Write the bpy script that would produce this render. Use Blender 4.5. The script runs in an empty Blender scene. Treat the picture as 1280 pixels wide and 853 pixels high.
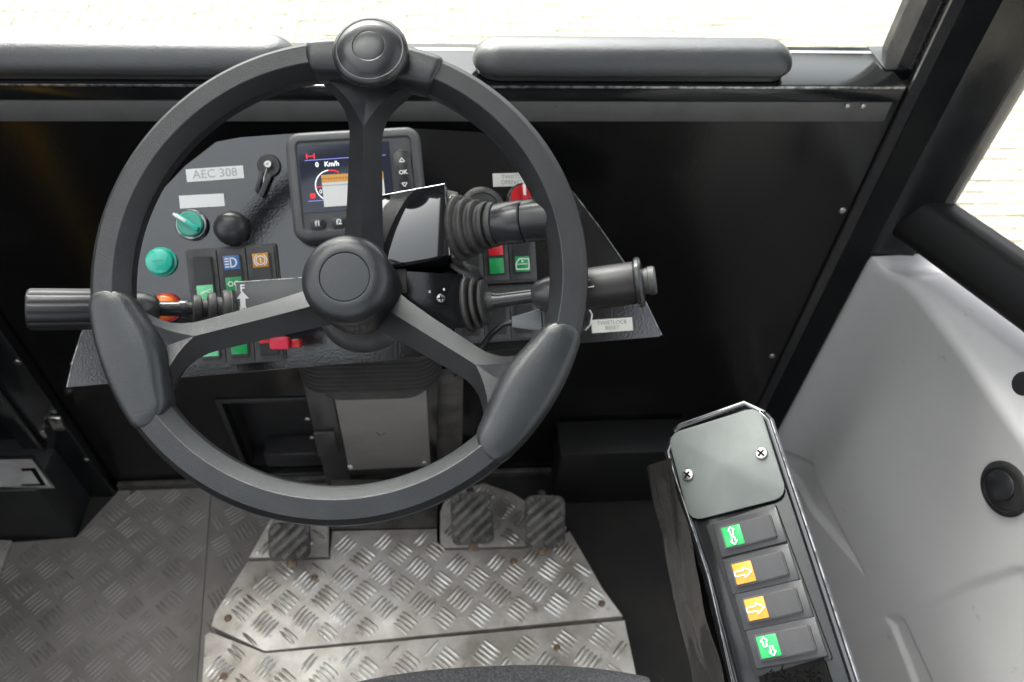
import bpy, bmesh, math, random
import numpy as np
from mathutils import Matrix, Vector, noise
random.seed(4)
R = math.radians
PI = math.pi
sc = bpy.context.scene
C = sc.collection

# ------------------------------------------------------------------ camera
F, CX, CY, CAMH = 930.0, 640.0, 426.5, 1.30
def nrm(v):
    v = np.array(v, float); return v / np.linalg.norm(v)
_dn = nrm((-50, 837, F)); _X = nrm((12827, -277, F)); _X = nrm(_X - _dn * _X.dot(_dn)); _Z = -_dn
_Y = np.cross(_Z, _X)
M = np.array([_X, _Y, _Z])
CAMP = np.array([0, 0, CAMH])
cam = bpy.data.objects.new('camera', bpy.data.cameras.new('camera'))
C.objects.link(cam); sc.camera = cam
r_, d_, f_ = M @ np.array([1, 0, 0]), M @ np.array([0, 1, 0]), M @ np.array([0, 0, 1])
cam.matrix_world = Matrix(((r_[0], -d_[0], -f_[0], 0), (r_[1], -d_[1], -f_[1], 0), (r_[2], -d_[2], -f_[2], CAMH), (0, 0, 0, 1)))
cam.data.sensor_width = 36; cam.data.lens = F / 1280 * 36
cam.data.clip_start = 0.02; cam.data.clip_end = 2000
cam.data.dof.use_dof = True; cam.data.dof.focus_distance = 0.66; cam.data.dof.aperture_fstop = 7.0

# ------------------------------------------------------------------ light
SUN_EL, SUN_AZ = 55, 330          # azimuth measured from +Y clockwise: ahead, slightly left
w = bpy.data.worlds.new('World'); sc.world = w; w.use_nodes = True
nt = w.node_tree; nt.nodes.clear()
sky = nt.nodes.new('ShaderNodeTexSky'); sky.sky_type = 'NISHITA'; sky.sun_disc = False
sky.sun_elevation = R(SUN_EL); sky.sun_rotation = R(SUN_AZ); sky.air_density = 1.0; sky.dust_density = 9.0; sky.ozone_density = 1.0
bg = nt.nodes.new('ShaderNodeBackground'); bg.inputs[1].default_value = 0.15
hs = nt.nodes.new('ShaderNodeHueSaturation'); hs.inputs['Saturation'].default_value = 0.28
out = nt.nodes.new('ShaderNodeOutputWorld')
nt.links.new(sky.outputs[0], hs.inputs['Color']); nt.links.new(hs.outputs[0], bg.inputs[0]); nt.links.new(bg.outputs[0], out.inputs[0])
sl = bpy.data.lights.new('sun', 'SUN'); sl.energy = 2.0; sl.angle = R(40); sl.color = (1, .96, .9)
so = bpy.data.objects.new('sun', sl); C.objects.link(so)
az, el = R(SUN_AZ), R(SUN_EL)
sd = Vector((math.sin(az) * math.cos(el), math.cos(az) * math.cos(el), math.sin(el)))
so.rotation_euler = sd.to_track_quat('Z', 'Y').to_euler()
sc.view_settings.view_transform = 'Standard'; sc.view_settings.look = 'None'
sc.view_settings.exposure = 2.35; sc.view_settings.gamma = 1.0
sc.cycles.max_bounces = 8; sc.cycles.diffuse_bounces = 4; sc.cycles.glossy_bounces = 4

# ------------------------------------------------------------------ photo geometry -> places on real planes
def ray(px, py): return nrm(M @ np.array([px - CX, py - CY, F]))
def hit(px, py, p0, nn):
    d = ray(px, py); t = np.dot(np.array(p0) - CAMP, nn) / d.dot(nn); return Vector(CAMP + d * t)
def hy(px, py, y): return hit(px, py, (0, y, 0), (0, 1, 0))
def hz(px, py, z): return hit(px, py, (0, 0, z), (0, 0, 1))
def hx(px, py, x): return hit(px, py, (x, 0, 0), (1, 0, 0))
def hd(px, py, dep):
    d = ray(px, py); return Vector(CAMP + d * dep / d.dot(f_))
def proj(p):
    v = M.T @ (np.array(p) - CAMP); return v[0] / v[2] * F + CX, v[1] / v[2] * F + CY, v[2]
class Frame:
    """a plane in space: origin, u across, v up the plane, n out of it"""
    def __init__(s, o, u, v):
        s.o = Vector(o); s.u = Vector(u).normalized(); v = Vector(v); s.n = s.u.cross(v).normalized(); s.v = s.n.cross(s.u)
        s.m = Matrix(((s.u.x, s.v.x, s.n.x, s.o.x), (s.u.y, s.v.y, s.n.y, s.o.y), (s.u.z, s.v.z, s.n.z, s.o.z), (0, 0, 0, 1)))
        s.mi = s.m.inverted()
    def at(s, px, py, h=0.0):
        q = hit(px, py, s.o + s.n * h, np.array(s.n)); return s.mi @ q
    def quad(s, pts, h=0.0):
        """centre, width, height, turn of a rectangle given by TL TR BR BL"""
        a, b, c, d = [s.at(*p, h) for p in pts]
        ce = (a + b + c + d) / 4; uu = (b - a + c - d) / 2; vv = (a - d + b - c) / 2
        return ce, uu.length, vv.length, math.atan2(uu.y, uu.x)

# ------------------------------------------------------------------ materials
def mat(name, col, rough=.5, metal=0, col2=None, nscale=8, namt=.5, ncut=(.4, .6), bump=0, bscale=200, rough2=None,
        coat=0, spec=.5, coords='Object', bdist=.001, wear=None, wscale=30, wcut=(.62, .7), emis=None, estr=1.0, trans=0, detail=6):
    m = bpy.data.materials.new(name); m.use_nodes = True
    nt = m.node_tree; N = nt.nodes; L = nt.links; b = N['Principled BSDF']
    b.inputs['Base Color'].default_value = (*col, 1); b.inputs['Roughness'].default_value = rough
    b.inputs['Metallic'].default_value = metal; b.inputs['Coat Weight'].default_value = coat
    b.inputs['Coat Roughness'].default_value = .06
    b.inputs['Specular IOR Level'].default_value = spec
    if trans: b.inputs['Transmission Weight'].default_value = trans
    if emis: b.inputs['Emission Color'].default_value = (*emis, 1); b.inputs['Emission Strength'].default_value = estr
    tc = N.new('ShaderNodeTexCoord'); co = tc.outputs[coords]
    csock = None
    def ns(scale, det=detail, r=.6):
        n = N.new('ShaderNodeTexNoise'); n.inputs['Scale'].default_value = scale; n.inputs['Detail'].default_value = det
        n.inputs['Roughness'].default_value = r; L.new(co, n.inputs['Vector']); return n.outputs['Fac']
    def ramp(s, a, bb):
        r = N.new('ShaderNodeMapRange'); r.inputs[1].default_value = a; r.inputs[2].default_value = bb; L.new(s, r.inputs[0]); return r.outputs[0]
    def mix(fac, a, bb):
        x = N.new('ShaderNodeMix'); x.data_type = 'RGBA'
        L.new(fac, x.inputs[0])
        if isinstance(a, tuple): x.inputs[6].default_value = (*a, 1)
        else: L.new(a, x.inputs[6])
        x.inputs[7].default_value = (*bb, 1); return x.outputs[2]
    cur = col
    if col2:
        f = ramp(ns(nscale), *ncut)
        mu = N.new('ShaderNodeMath'); mu.operation = 'MULTIPLY'; mu.inputs[1].default_value = namt; L.new(f, mu.inputs[0])
        cur = mix(mu.outputs[0], cur, col2)
        if rough2 is not None:
            r = N.new('ShaderNodeMapRange'); r.inputs[3].default_value = rough; r.inputs[4].default_value = rough2
            L.new(mu.outputs[0], r.inputs[0]); L.new(r.outputs[0], b.inputs['Roughness'])
    if wear:
        f = ramp(ns(wscale, 10, .7), *wcut); cur = mix(f, cur, wear)
    if not isinstance(cur, tuple): L.new(cur, b.inputs['Base Color'])
    if bump:
        bp = N.new('ShaderNodeBump'); bp.inputs['Strength'].default_value = bump; bp.inputs['Distance'].default_value = bdist
        L.new(ns(bscale, 3), bp.inputs['Height']); L.new(bp.outputs[0], b.inputs['Normal'])
        if coat: L.new(bp.outputs[0], b.inputs['Coat Normal'])
    return m
MT = {}
MT['wall'] = mat('black_painted_wall', (.006, .006, .006), .16, col2=(.02, .019, .018), nscale=5, namt=.6, ncut=(.5, .8), bump=.15, bscale=150, bdist=.0005, wear=(.03, .03, .029), wscale=14, wcut=(.64, .8), spec=.45, rough2=.45)
MT['gloss'] = mat('gloss_black_paint', (.008, .009, .010), .13, bump=.25, bscale=160, bdist=.0004, col2=(.02, .02, .02), nscale=12, namt=.4, rough2=.3, spec=.5, wear=(.05, .048, .045), wscale=90, wcut=(.72, .78))
MT['mirror'] = mat('polished_black_hood', (.010, .010, .012), .04, coat=.8, wear=(.14, .14, .15), wscale=150, wcut=(.7, .74), spec=.8)
MT['dash'] = mat('orange_peel_black_dash', (.010, .010, .011), .10, bump=.28, bscale=330, bdist=.0004, spec=.8, coat=.8, col2=(.02, .02, .02), nscale=10, namt=.4, rough2=.2, wear=(.08, .075, .07), wscale=120, wcut=(.72, .76))
MT['wheel'] = mat('grained_wheel_plastic', (.0125, .014, .0155), .36, bump=.7, bscale=1000, bdist=.0005, col2=(.021, .023, .025), nscale=25, namt=.5, spec=.45, wear=(.09, .088, .085), wscale=160, wcut=(.72, .76))
MT['wheel_smooth'] = mat('smooth_wheel_plastic', (.015, .017, .019), .32, bump=.4, bscale=700, bdist=.0005, spec=.5, col2=(.026, .028, .030), nscale=18, namt=.6, wear=(.10, .097, .092), wscale=110, wcut=(.72, .75))
MT['knob'] = mat('satin_black_plastic', (.022, .023, .025), .27, spec=.5, bump=.15, bscale=500, bdist=.0004, col2=(.035, .035, .036), nscale=20, namt=.5)
MT['plastic'] = mat('black_switch_plastic', (.032, .032, .034), .28, col2=(.05, .048, .045), nscale=60, namt=.5, bump=.2, bscale=900, bdist=.0003)
MT['bezel'] = mat('dark_grey_bezel', (.04, .04, .041), .45, col2=(.085, .08, .072), nscale=70, namt=.6, bump=.2, bscale=900, bdist=.0003)
MT['rubber'] = mat('dusty_rubber', (.022, .022, .022), .6, col2=(.06, .056, .05), nscale=50, namt=.6, bump=.4, bscale=400, bdist=.0005)
MT['pedal'] = mat('dusty_pedal_rubber', (.20, .19, .175), .75, col2=(.09, .083, .076), nscale=40, namt=.8, bump=.4, bscale=300, wear=(.2, .17, .13), wscale=60, wcut=(.6, .74))
MT['pedalbase'] = mat('dark_pedal_pad', (.13, .122, .11), .8, col2=(.035, .032, .03), nscale=45, namt=.8, bump=.4, bscale=300)  # pad set darker than its ribs so the gaps stand out
MT['plug'] = mat('grey_plug_plastic', (.13, .14, .15), .4)
MT['trim'] = mat('worn_seal_edge', (.16, .155, .14), .4, col2=(.05, .05, .045), nscale=12, namt=.8)
MT['dullblack'] = mat('dull_black_paint', (.008, .008, .008), .5, spec=.25, bump=.1, bscale=200, bdist=.0004)
MT['blackp'] = mat('deep_black_plastic', (.010, .010, .010), .5)
MT['lgrip'] = mat('brown_grey_grip', (.022, .019, .019), .42, bump=.2, bscale=500, bdist=.0004, col2=(.032, .028, .028), nscale=30)
MT['dknob'] = mat('dull_black_knob', (.012, .012, .014), .46, bump=.15, bscale=500, bdist=.0004)
MT['satin'] = mat('satin_direction_plate', (.12, .125, .123), .55)
MT['housing'] = mat('mid_grey_monitor_plastic', (.085, .088, .09), .45, bump=.2, bscale=900, bdist=.0003, col2=(.11, .112, .112), nscale=40, namt=.5)
MT['bellows'] = mat('black_bellows', (.035, .034, .033), .45, col2=(.06, .056, .052), nscale=25, namt=.6, bump=.2, bscale=300, bdist=.0005)
MT['pad'] = mat('black_vinyl_pad', (.042, .046, .050), .34, coat=.8, bump=.7, bscale=650, bdist=.0008, spec=.55, col2=(.045, .045, .046), nscale=30, namt=.5, rough2=.5)
MT['pad'].node_tree.nodes['Principled BSDF'].inputs['Coat Roughness'].default_value = .28
MT['greyplastic'] = mat('light_grey_moulded_plastic', (.60, .59, .58), .32, col2=(.48, .47, .46), nscale=5, namt=.45, ncut=(.35, .75), bump=.1, bscale=250, bdist=.0005, wear=(.26, .25, .235), wscale=22, wcut=(.64, .80), spec=.5)
MT['greyband'] = mat('grey_painted_band', (.10, .10, .095), .55, col2=(.06, .06, .056), nscale=20, namt=.6, ncut=(.5, .75), wear=(.02, .02, .02), wscale=45, wcut=(.66, .72))
MT['alu'] = mat('worn_aluminium', (.74, .705, .655), .44, metal=.45, col2=(.28, .24, .195), nscale=11, namt=.85, ncut=(.36, .70), rough2=.65, bump=.3, bscale=120, bdist=.0008, wear=(.13, .095, .065), wscale=34, wcut=(.57, .74))
MT['alubar'] = mat('polished_aluminium_bar', (.80, .79, .74), .30, metal=.7, col2=(.38, .33, .27), nscale=16, namt=.8, bump=.2, bscale=300, bdist=.0004)
MT['mat'] = mat('scuffed_black_tread', (.24, .218, .20), .55, col2=(.12, .11, .103), nscale=7, namt=.8, ncut=(.4, .7), rough2=.6, bump=.25, bscale=200, bdist=.0006, wear=(.26, .19, .125), wscale=11, wcut=(.62, .76), spec=.5)
MT['floorblack'] = mat('dirty_black_floor', (.014, .013, .012), .65, col2=(.035, .03, .024), nscale=9, namt=.7, ncut=(.45, .75), bump=.3, bscale=150, wear=(.10, .08, .06), wscale=30, wcut=(.68, .8))
MT['matbar'] = mat('rubbed_tread_bar', (.30, .285, .27), .42, col2=(.18, .165, .15), nscale=12, namt=.8, wear=(.28, .22, .15), wscale=40, wcut=(.6, .74))
MT['steel'] = mat('zinc_screw', (.68, .67, .64), .28, metal=1.0, col2=(.3, .28, .25), nscale=200, namt=.5)
MT['rust'] = mat('rusty_fitting', (.15, .085, .05), .8, col2=(.35, .28, .2), nscale=120, namt=.7, bump=.5, bscale=400)
MT['chrome'] = mat('bare_metal_edge', (.55, .56, .56), .32, metal=1.0, col2=(.12, .12, .12), nscale=90, namt=.9, ncut=(.45, .6))
MT['coverplate'] = mat('satin_grey_cover_plate', (.125, .138, .131), .50, metal=.1, col2=(.09, .099, .095), nscale=22, namt=.6, bump=.15, bscale=500, bdist=.0003, wear=(.12, .12, .11), wscale=60, wcut=(.68, .8))
MT['frontplate'] = mat('grey_column_plate', (.30, .285, .27), .5, metal=.2, col2=(.23, .22, .21), nscale=10, namt=.6, bump=.15, bscale=300, bdist=.0004, wear=(.07, .065, .06), wscale=30, wcut=(.68, .8))
MT['white'] = mat('white_label_tape', (.82, .82, .79), .5)
MT['cream'] = mat('cream_label_tape', (.70, .70, .62), .5)
MT['print'] = mat('faded_print', (.42, .43, .42), .6)
MT['print2'] = mat('grey_print', (.22, .23, .22), .6)
MT['wprint'] = mat('white_print', (.85, .85, .83), .5)
MT['green'] = mat('green_lens', (.006, .30, .075), .3, coat=.2)
MT['lgreen'] = mat('pale_green_lens', (.16, .62, .30), .35, coat=.3)
MT['blue'] = mat('blue_lens', (.05, .16, .42), .35, coat=.3)
MT['amber'] = mat('amber_lens', (.62, .25, .01), .35, coat=.3)
MT['red'] = mat('red_lens', (.62, .012, .018), .33, coat=.4)
MT['redtag'] = mat('red_plastic_lever', (.70, .03, .07), .4)
MT['teal'] = mat('teal_push_button', (.02, .50, .36), .25, coat=.6)
MT['tealdark'] = mat('teal_selector_body', (.02, .36, .26), .25, coat=.6)
MT['lamp'] = mat('orange_lamp_cap', (.85, .16, .01), .3, coat=.6)
MT['lampred'] = mat('red_lamp_ring', (.60, .02, .01), .35, coat=.4)
MT['screen'] = mat('lit_black_screen', (.006, .007, .010), .12, emis=(.06, .07, .11), estr=.08)
MT['scrblue'] = mat('screen_blue_line', (.02, .02, .05), .3, emis=(.22, .25, .65), estr=.28)
MT['scrwhite'] = mat('screen_white_mark', (.1, .1, .1), .3, emis=(.85, .88, .95), estr=.30)
MT['scrred'] = mat('screen_red_mark', (.1, .0, .0), .3, emis=(.9, .03, .06), estr=.22)
MT['orange'] = mat('orange_sticker_band', (.80, .40, .10), .5)
MT['fabric'] = mat('charcoal_seat_fabric', (.022, .022, .024), .9, bump=1.0, bscale=330, bdist=.0015, col2=(.06, .06, .065), nscale=300, namt=.8)
MT['paver'] = mat('cream_concrete_paver', (.205, .192, .155), .9, col2=(.165, .154, .122), nscale=6, namt=.8, bump=.4, bscale=60, bdist=.002, coords='Object')
MT['joint'] = mat('sandy_ground', (.075, .072, .05), .95, col2=(.06, .06, .04), nscale=3)
MT['headliner'] = mat('grey_headliner', (.07, .07, .07), .9, bump=.3, bscale=200)
MT['brush'] = mat('black_brush_seal', (.004, .004, .004), .9, spec=.1)
MT['stepbox'] = mat('scuffed_black_box', (.022, .023, .024), .45, col2=(.10, .105, .11), nscale=9, namt=.5, ncut=(.5, .8), bump=.3, bscale=120, bdist=.0008)
MT['plategrey'] = mat('faded_grey_plate', (.40, .40, .39), .5, col2=(.3, .24, .23), nscale=30, namt=.6)
MT['film'] = mat('crumpled_black_film', (.055, .050, .047), .26, coat=.4, bump=.35, bscale=30, bdist=.004, spec=.5, detail=2)
MT['yellow'] = mat('yellow_painted_rail', (.85, .48, .02), .5)
MT['wornsteel'] = mat('dusty_dark_steel', (.12, .112, .10), .6, metal=.3, col2=(.05, .047, .043), nscale=30, namt=.8, bump=.4, bscale=120, wear=(.22, .2, .17), wscale=60, wcut=(.6, .75))
# window glass: clear with a faint mirror
g = bpy.data.materials.new('clear_window_glass'); g.use_nodes = True; gn = g.node_tree; gn.nodes.clear()
o_ = gn.nodes.new('ShaderNodeOutputMaterial'); mx = gn.nodes.new('ShaderNodeMixShader'); tr = gn.nodes.new('ShaderNodeBsdfTransparent'); gl = gn.nodes.new('ShaderNodeBsdfGlossy')
gl.inputs['Roughness'].default_value = .02; fr = gn.nodes.new('ShaderNodeFresnel'); fr.inputs[0].default_value = 1.25
tr.inputs[0].default_value = (.95, .97, .96, 1)
gn.links.new(fr.outputs[0], mx.inputs[0]); gn.links.new(tr.outputs[0], mx.inputs[1]); gn.links.new(gl.outputs[0], mx.inputs[2]); gn.links.new(mx.outputs[0], o_.inputs[0])
MT['glass'] = g

# ------------------------------------------------------------------ mesh helpers
def T(x=0, y=0, z=0): return Matrix.Translation((x, y, z))
def RX(a): return Matrix.Rotation(a, 4, 'X')
def RY(a): return Matrix.Rotation(a, 4, 'Y')
def RZ(a): return Matrix.Rotation(a, 4, 'Z')
def box(x0, x1, y0, y1, z0, z1, bev=0, seg=2, m=None):
    bm = bmesh.new(); bmesh.ops.create_cube(bm, size=1)
    for v in bm.verts: v.co = Vector((x0 + (x1 - x0) * (v.co.x + .5), y0 + (y1 - y0) * (v.co.y + .5), z0 + (z1 - z0) * (v.co.z + .5)))
    if bev: bmesh.ops.bevel(bm, geom=bm.edges[:], offset=bev, segments=seg, affect='EDGES', profile=.5)
    if m: bm.transform(m)
    return bm
def rrect(w, h, r, n=5, cx=0, cy=0):
    p = []
    for qx, qy, a0 in ((1, 1, 0), (-1, 1, 90), (-1, -1, 180), (1, -1, 270)):
        for i in range(n + 1):
            a = R(a0 + 90 * i / n); p.append((cx + qx * (w / 2 - r) + r * math.cos(a), cy + qy * (h / 2 - r) + r * math.sin(a)))
    return p
def prism(poly, z0, z1, bev=0, m=None, seg=2, both=False):
    bm = bmesh.new(); n = len(poly)
    a = sum(poly[i][0] * poly[(i + 1) % n][1] - poly[(i + 1) % n][0] * poly[i][1] for i in range(n))
    if a < 0: poly = poly[::-1]
    lo = [bm.verts.new((*p[:2], z0)) for p in poly]; hi = [bm.verts.new((*p[:2], z1)) for p in poly]
    bm.faces.new(lo[::-1]); top = bm.faces.new(hi)
    for i in range(n): bm.faces.new((lo[i], lo[(i + 1) % n], hi[(i + 1) % n], hi[i]))
    if bev:
        es = list(top.edges)
        bmesh.ops.bevel(bm, geom=es, offset=bev, segments=seg, affect='EDGES', profile=.5)
    if m: bm.transform(m)
    return bm
def flat(poly, z=0, m=None):
    bm = bmesh.new(); n = len(poly)
    a = sum(poly[i][0] * poly[(i + 1) % n][1] - poly[(i + 1) % n][0] * poly[i][1] for i in range(n))
    if a < 0: poly = poly[::-1]
    bm.faces.new([bm.verts.new((p[0], p[1], z)) for p in poly])
    if m: bm.transform(m)
    return bm
def loft(rings, cap0=True, cap1=True, closed=True, loop=False):
    bm = bmesh.new(); vs = [[bm.verts.new(p) for p in r] for r in rings]; n = len(rings[0])
    K = len(vs)
    for k in range(K if loop else K - 1):
        a, b = vs[k], vs[(k + 1) % K]
        for i in range(n if closed else n - 1):
            j = (i + 1) % n; bm.faces.new((a[i], a[j], b[j], b[i]))
    if not loop:
        if cap0 and closed: bm.faces.new(vs[0][::-1])
        if cap1 and closed: bm.faces.new(vs[-1])
    bmesh.ops.recalc_face_normals(bm, faces=bm.faces[:])
    return bm
def lathe(prof, n=40, m=None):
    """prof (radius, z) from bottom to top, closed with caps when radius > 0"""
    bm = loft([[(r * math.cos(2 * PI * i / n), r * math.sin(2 * PI * i / n), z) for i in range(n)] for r, z in prof])
    if m: bm.transform(m)
    return bm
def tube(pts, r, n=12, rr=None):
    pts = [Vector(p) for p in pts]; rings = []
    up = Vector((0, 0, 1))
    for k, p in enumerate(pts):
        d = (pts[min(k + 1, len(pts) - 1)] - pts[max(k - 1, 0)]).normalized()
        s = d.cross(up);
        if s.length < .1: s = d.cross(Vector((0, 1, 0)))
        s.normalize(); t = s.cross(d); rad = rr[k] if rr else r
        rings.append([p + (s * math.cos(2 * PI * i / n) + t * math.sin(2 * PI * i / n)) * rad for i in range(n)])
    return loft(rings)
def join(*bms):
    a = bms[0]
    for b in bms[1:]:
        me = bpy.data.meshes.new('t'); b.to_mesh(me); a.from_mesh(me); bpy.data.meshes.remove(me); b.free()
    return a
def text(s, size, z=0, m=None, bold=0):
    cu = bpy.data.curves.new('t', 'FONT'); cu.body = s; cu.size = size; cu.align_x = 'CENTER'; cu.align_y = 'CENTER'; cu.offset = bold; cu.resolution_u = 3; cu.space_line = .95
    o = bpy.data.objects.new('t', cu); me = o.to_mesh(); bm = bmesh.new(); bm.from_mesh(me); o.to_mesh_clear()
    bpy.data.objects.remove(o); bpy.data.curves.remove(cu)
    bm.transform(T(0, 0, z))
    if m: bm.transform(m)
    return bm
def mesh(name, bm, m, smooth=40):
    me = bpy.data.meshes.new(name); bm.normal_update(); bm.to_mesh(me); bm.free()
    me.materials.append(MT[m] if isinstance(m, str) else m)
    if smooth:
        me.polygons.foreach_set('use_smooth', [True] * len(me.polygons))
        try: me.set_sharp_from_angle(angle=R(smooth))
        except Exception: pass
    return me
def part(name, bm, m, parent=None, loc=None, label=None, smooth=40, kind=None):
    """link one mesh object; coordinates are in the parent's frame"""
    me = bm if isinstance(bm, bpy.types.Mesh) else mesh(name, bm, m, smooth)
    o = bpy.data.objects.new(name, me); C.objects.link(o); o.parent = parent
    if loc is not None: o.matrix_local = loc
    if label: o['label'] = label
    if kind: o['kind'] = kind
    return o
def thing(name, label, cat, m=None, group=None):
    o = bpy.data.objects.new(name, None); C.objects.link(o); o.empty_display_size = .02
    if m is not None: o.matrix_world = m
    o['label'] = label; o['category'] = cat
    if group: o['group'] = group
    return o
def tag(o, label, cat, group=None):
    o['label'] = label; o['category'] = cat
    if group: o['group'] = group
    return o
def struct(name, bm, m, smooth=40): return part(name, bm, m, kind='structure', smooth=smooth)
def dup(root, m, label=None):
    def cp(o, p):
        c = o.copy(); C.objects.link(c); c.parent = p
        for ch in o.children: cp(ch, c)
        return c
    r = cp(root, None); r.matrix_world = m
    if label: r['label'] = label
    return r
def basis(o, z, x=(1, 0, 0)):
    """matrix with local +Z along z"""
    z = Vector(z).normalized(); x = Vector(x); x = (x - z * x.dot(z)).normalized(); y = z.cross(x)
    return Matrix(((x.x, y.x, z.x, o[0]), (x.y, y.y, z.y, o[1]), (x.z, y.z, z.z, o[2]), (0, 0, 0, 1)))
def screw_bm(r=.004, h=.002):
    bm = lathe([(r, 0), (r, h * .4), (r * .85, h * .85), (r * .45, h), (.0001, h)], 16)
    return bm
def sym(polys, z=0): return join(*[flat(p, z) for p in polys])
def ngon(r, n=20, cx=0, cy=0, a0=0): return [(cx + r * math.cos(2 * PI * i / n + a0), cy + r * math.sin(2 * PI * i / n + a0)) for i in range(n)]
def annulus(r0, r1, n=24, cx=0, cy=0, a0=0, a1=2 * PI, z=0):
    bm = bmesh.new(); A = [bm.verts.new((cx + r0 * math.cos(a0 + (a1 - a0) * i / n), cy + r0 * math.sin(a0 + (a1 - a0) * i / n), z)) for i in range(n + 1)]
    B = [bm.verts.new((cx + r1 * math.cos(a0 + (a1 - a0) * i / n), cy + r1 * math.sin(a0 + (a1 - a0) * i / n), z)) for i in range(n + 1)]
    for i in range(n): bm.faces.new((A[i], B[i], B[i + 1], A[i + 1]))
    return bm
def line(p, q_, w_, z=0):
    p = Vector((*p, z)); q_ = Vector((*q_, z)); d = (q_ - p).normalized(); s = Vector((-d.y, d.x, 0)) * w_ / 2
    bm = bmesh.new(); bm.faces.new([bm.verts.new(v) for v in (p - s, q_ - s, q_ + s, p + s)]); return bm
def outline(pts, w_): return join(*[line(pts[i], pts[(i + 1) % len(pts)], w_) for i in range(len(pts))])
screw_me = mesh('screw', screw_bm(), 'steel')
cross_me = mesh('cross_slot', join(box(-.0026, .0026, -.0006, .0006, 0, .0003), box(-.0006, .0006, -.0026, .0026, 0, .00035)), 'brush')
def screw(parent, m, s=1.0, cross=True, name='screw'):
    o = part(name, screw_me, None, parent, m @ Matrix.Scale(s, 4))
    if cross: part('cross_slot', cross_me, None, o, T(0, 0, .00195) @ RZ(random.random()))
    return o

# ------------------------------------------------------------------ ground outside
struct('ground', box(-150, 150, -150, 150, -1.10, -1.012), 'joint', 0)
def brick_bm(): 
    bm = box(-.097, .097, -.047, .047, -.06, 0); 
    top = [e for e in bm.edges if all(abs(v.co.z) < 1e-6 for v in e.verts)]
    bmesh.ops.bevel(bm, geom=top, offset=.006, segments=1, affect='EDGES'); return bm
pave = struct('pavement', box(-9, 9, -4, 13, -1.011, -1.006), 'joint', 0)
bme = [mesh('paver', brick_bm(), m, 0) for m in ('paver',)]
cand = []; rest = []
for j in range(-40, 125):
    for i in range(-44, 45):
        x = i * .2 + (.1 if j % 2 else 0); y = j * .1
        u, v, d = proj((x, y, -1.0))
        vis = d > 0 and ((-25 < u < 1160 and -12 < v < 62) or (1150 < u < 1300 and 60 < v < 350))
        (cand if vis else rest).append((d, x, y))
cand.sort()
for k, (d, x, y) in enumerate(cand):
    if k < 300: part('paver', bme[0], None, pave, T(x, y, -1.0 + random.uniform(-.003, .003)) @ RZ(random.uniform(-.012, .012)))
    else: rest.append((d, x, y))
V = []; Fc = []
for d, x, y in rest:
    z = -1.0 + random.uniform(-.003, .003); n = len(V); a, b = .097, .047; c = .006
    V += [(x - a, y - b, z - c), (x + a, y - b, z - c), (x + a, y + b, z - c), (x - a, y + b, z - c), (x - a + c, y - b + c, z), (x + a - c, y - b + c, z), (x + a - c, y + b - c, z), (x - a + c, y + b - c, z)]
    Fc += [(n + 4, n + 5, n + 6, n + 7)] + [(n + q, n + (q + 1) % 4, n + 4 + (q + 1) % 4, n + 4 + q) for q in range(4)]
me = bpy.data.meshes.new('paving_field'); me.from_pydata(V, [], Fc); me.materials.append(MT['paver'])
part('paving_field', me, None, pave, kind='stuff')

# ------------------------------------------------------------------ cab shell
WY = .805
pk = [hy(277, 503, WY), hy(402, 498, WY), hy(408, 596, WY), hy(283, 600, WY)]
px0, px1, pz0, pz1 = -.49, -.31, .02, .0
px0 = pk[0].x; px1 = pk[1].x; pz1 = pk[0].z; pz0 = max(.03, pk[2].z)
fw = struct('front_wall', join(box(-1.0, px0, WY, WY + .02, 0, .85), box(px1, .60, WY, WY + .02, 0, .85), box(px0, px1, WY, WY + .02, pz1, .85), box(px0, px1, WY, WY + .02, 0, pz0)), 'wall', 0)
# recessed pocket with a thin raised lip
part('recess_tray', join(box(px0, px1, WY + .06, WY + .064, pz0, pz1), box(px0 - .001, px0, WY + .02, WY + .06, pz0, pz1), box(px1, px1 + .001, WY + .02, WY + .06, pz0, pz1),
     box(px0, px1, WY + .02, WY + .06, pz1, pz1 + .001), box(px0, px1, WY + .02, WY + .06, pz0 - .001, pz0)), 'plastic', fw)
lw = .009
part('recess_lip', join(box(px0 - lw, px1 + lw, WY - .004, WY, pz1, pz1 + lw, .001), box(px0 - lw, px1 + lw, WY - .004, WY, pz0 - lw, pz0, .001),
     box(px0 - lw, px0, WY - .0035, WY, pz0, pz1, .001), box(px1, px1 + lw, WY - .0035, WY, pz0, pz1, .001)), 'stepbox', fw)
q = hy(330, 560, WY)
part('recess_step', box(px0 + .03, px1 - .003, WY + .012, WY + .058, pz0 + .001, pz0 + .045, .004), 'plastic', fw)
part('skirting', box(-.66, .30, WY - .012, WY - .001, .001, .022, .002), 'wornsteel', fw)
for p in ((1053, 263), (965, 445), (90, 455)):
    q = hy(*p, WY) if p[0] > 500 else hy(p[0], p[1], WY); screw(fw, basis(q, (0, -1, 0)), 1.25 if p[0] > 500 else .8, False, 'bolt')
struct('cab_floor', box(-1.0, .9, -.9, .83, -.03, 0), 'floorblack', 0)
struct('rear_wall', join(box(-1.0, .9, -.92, -.88, 0, .75), box(-1.0, .9, -.92, -.88, 1.75, 1.95), box(-1.0, -.85, -.92, -.88, .75, 1.75), box(.3, .9, -.92, -.88, .75, 1.75)), 'wall', 0)
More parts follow.
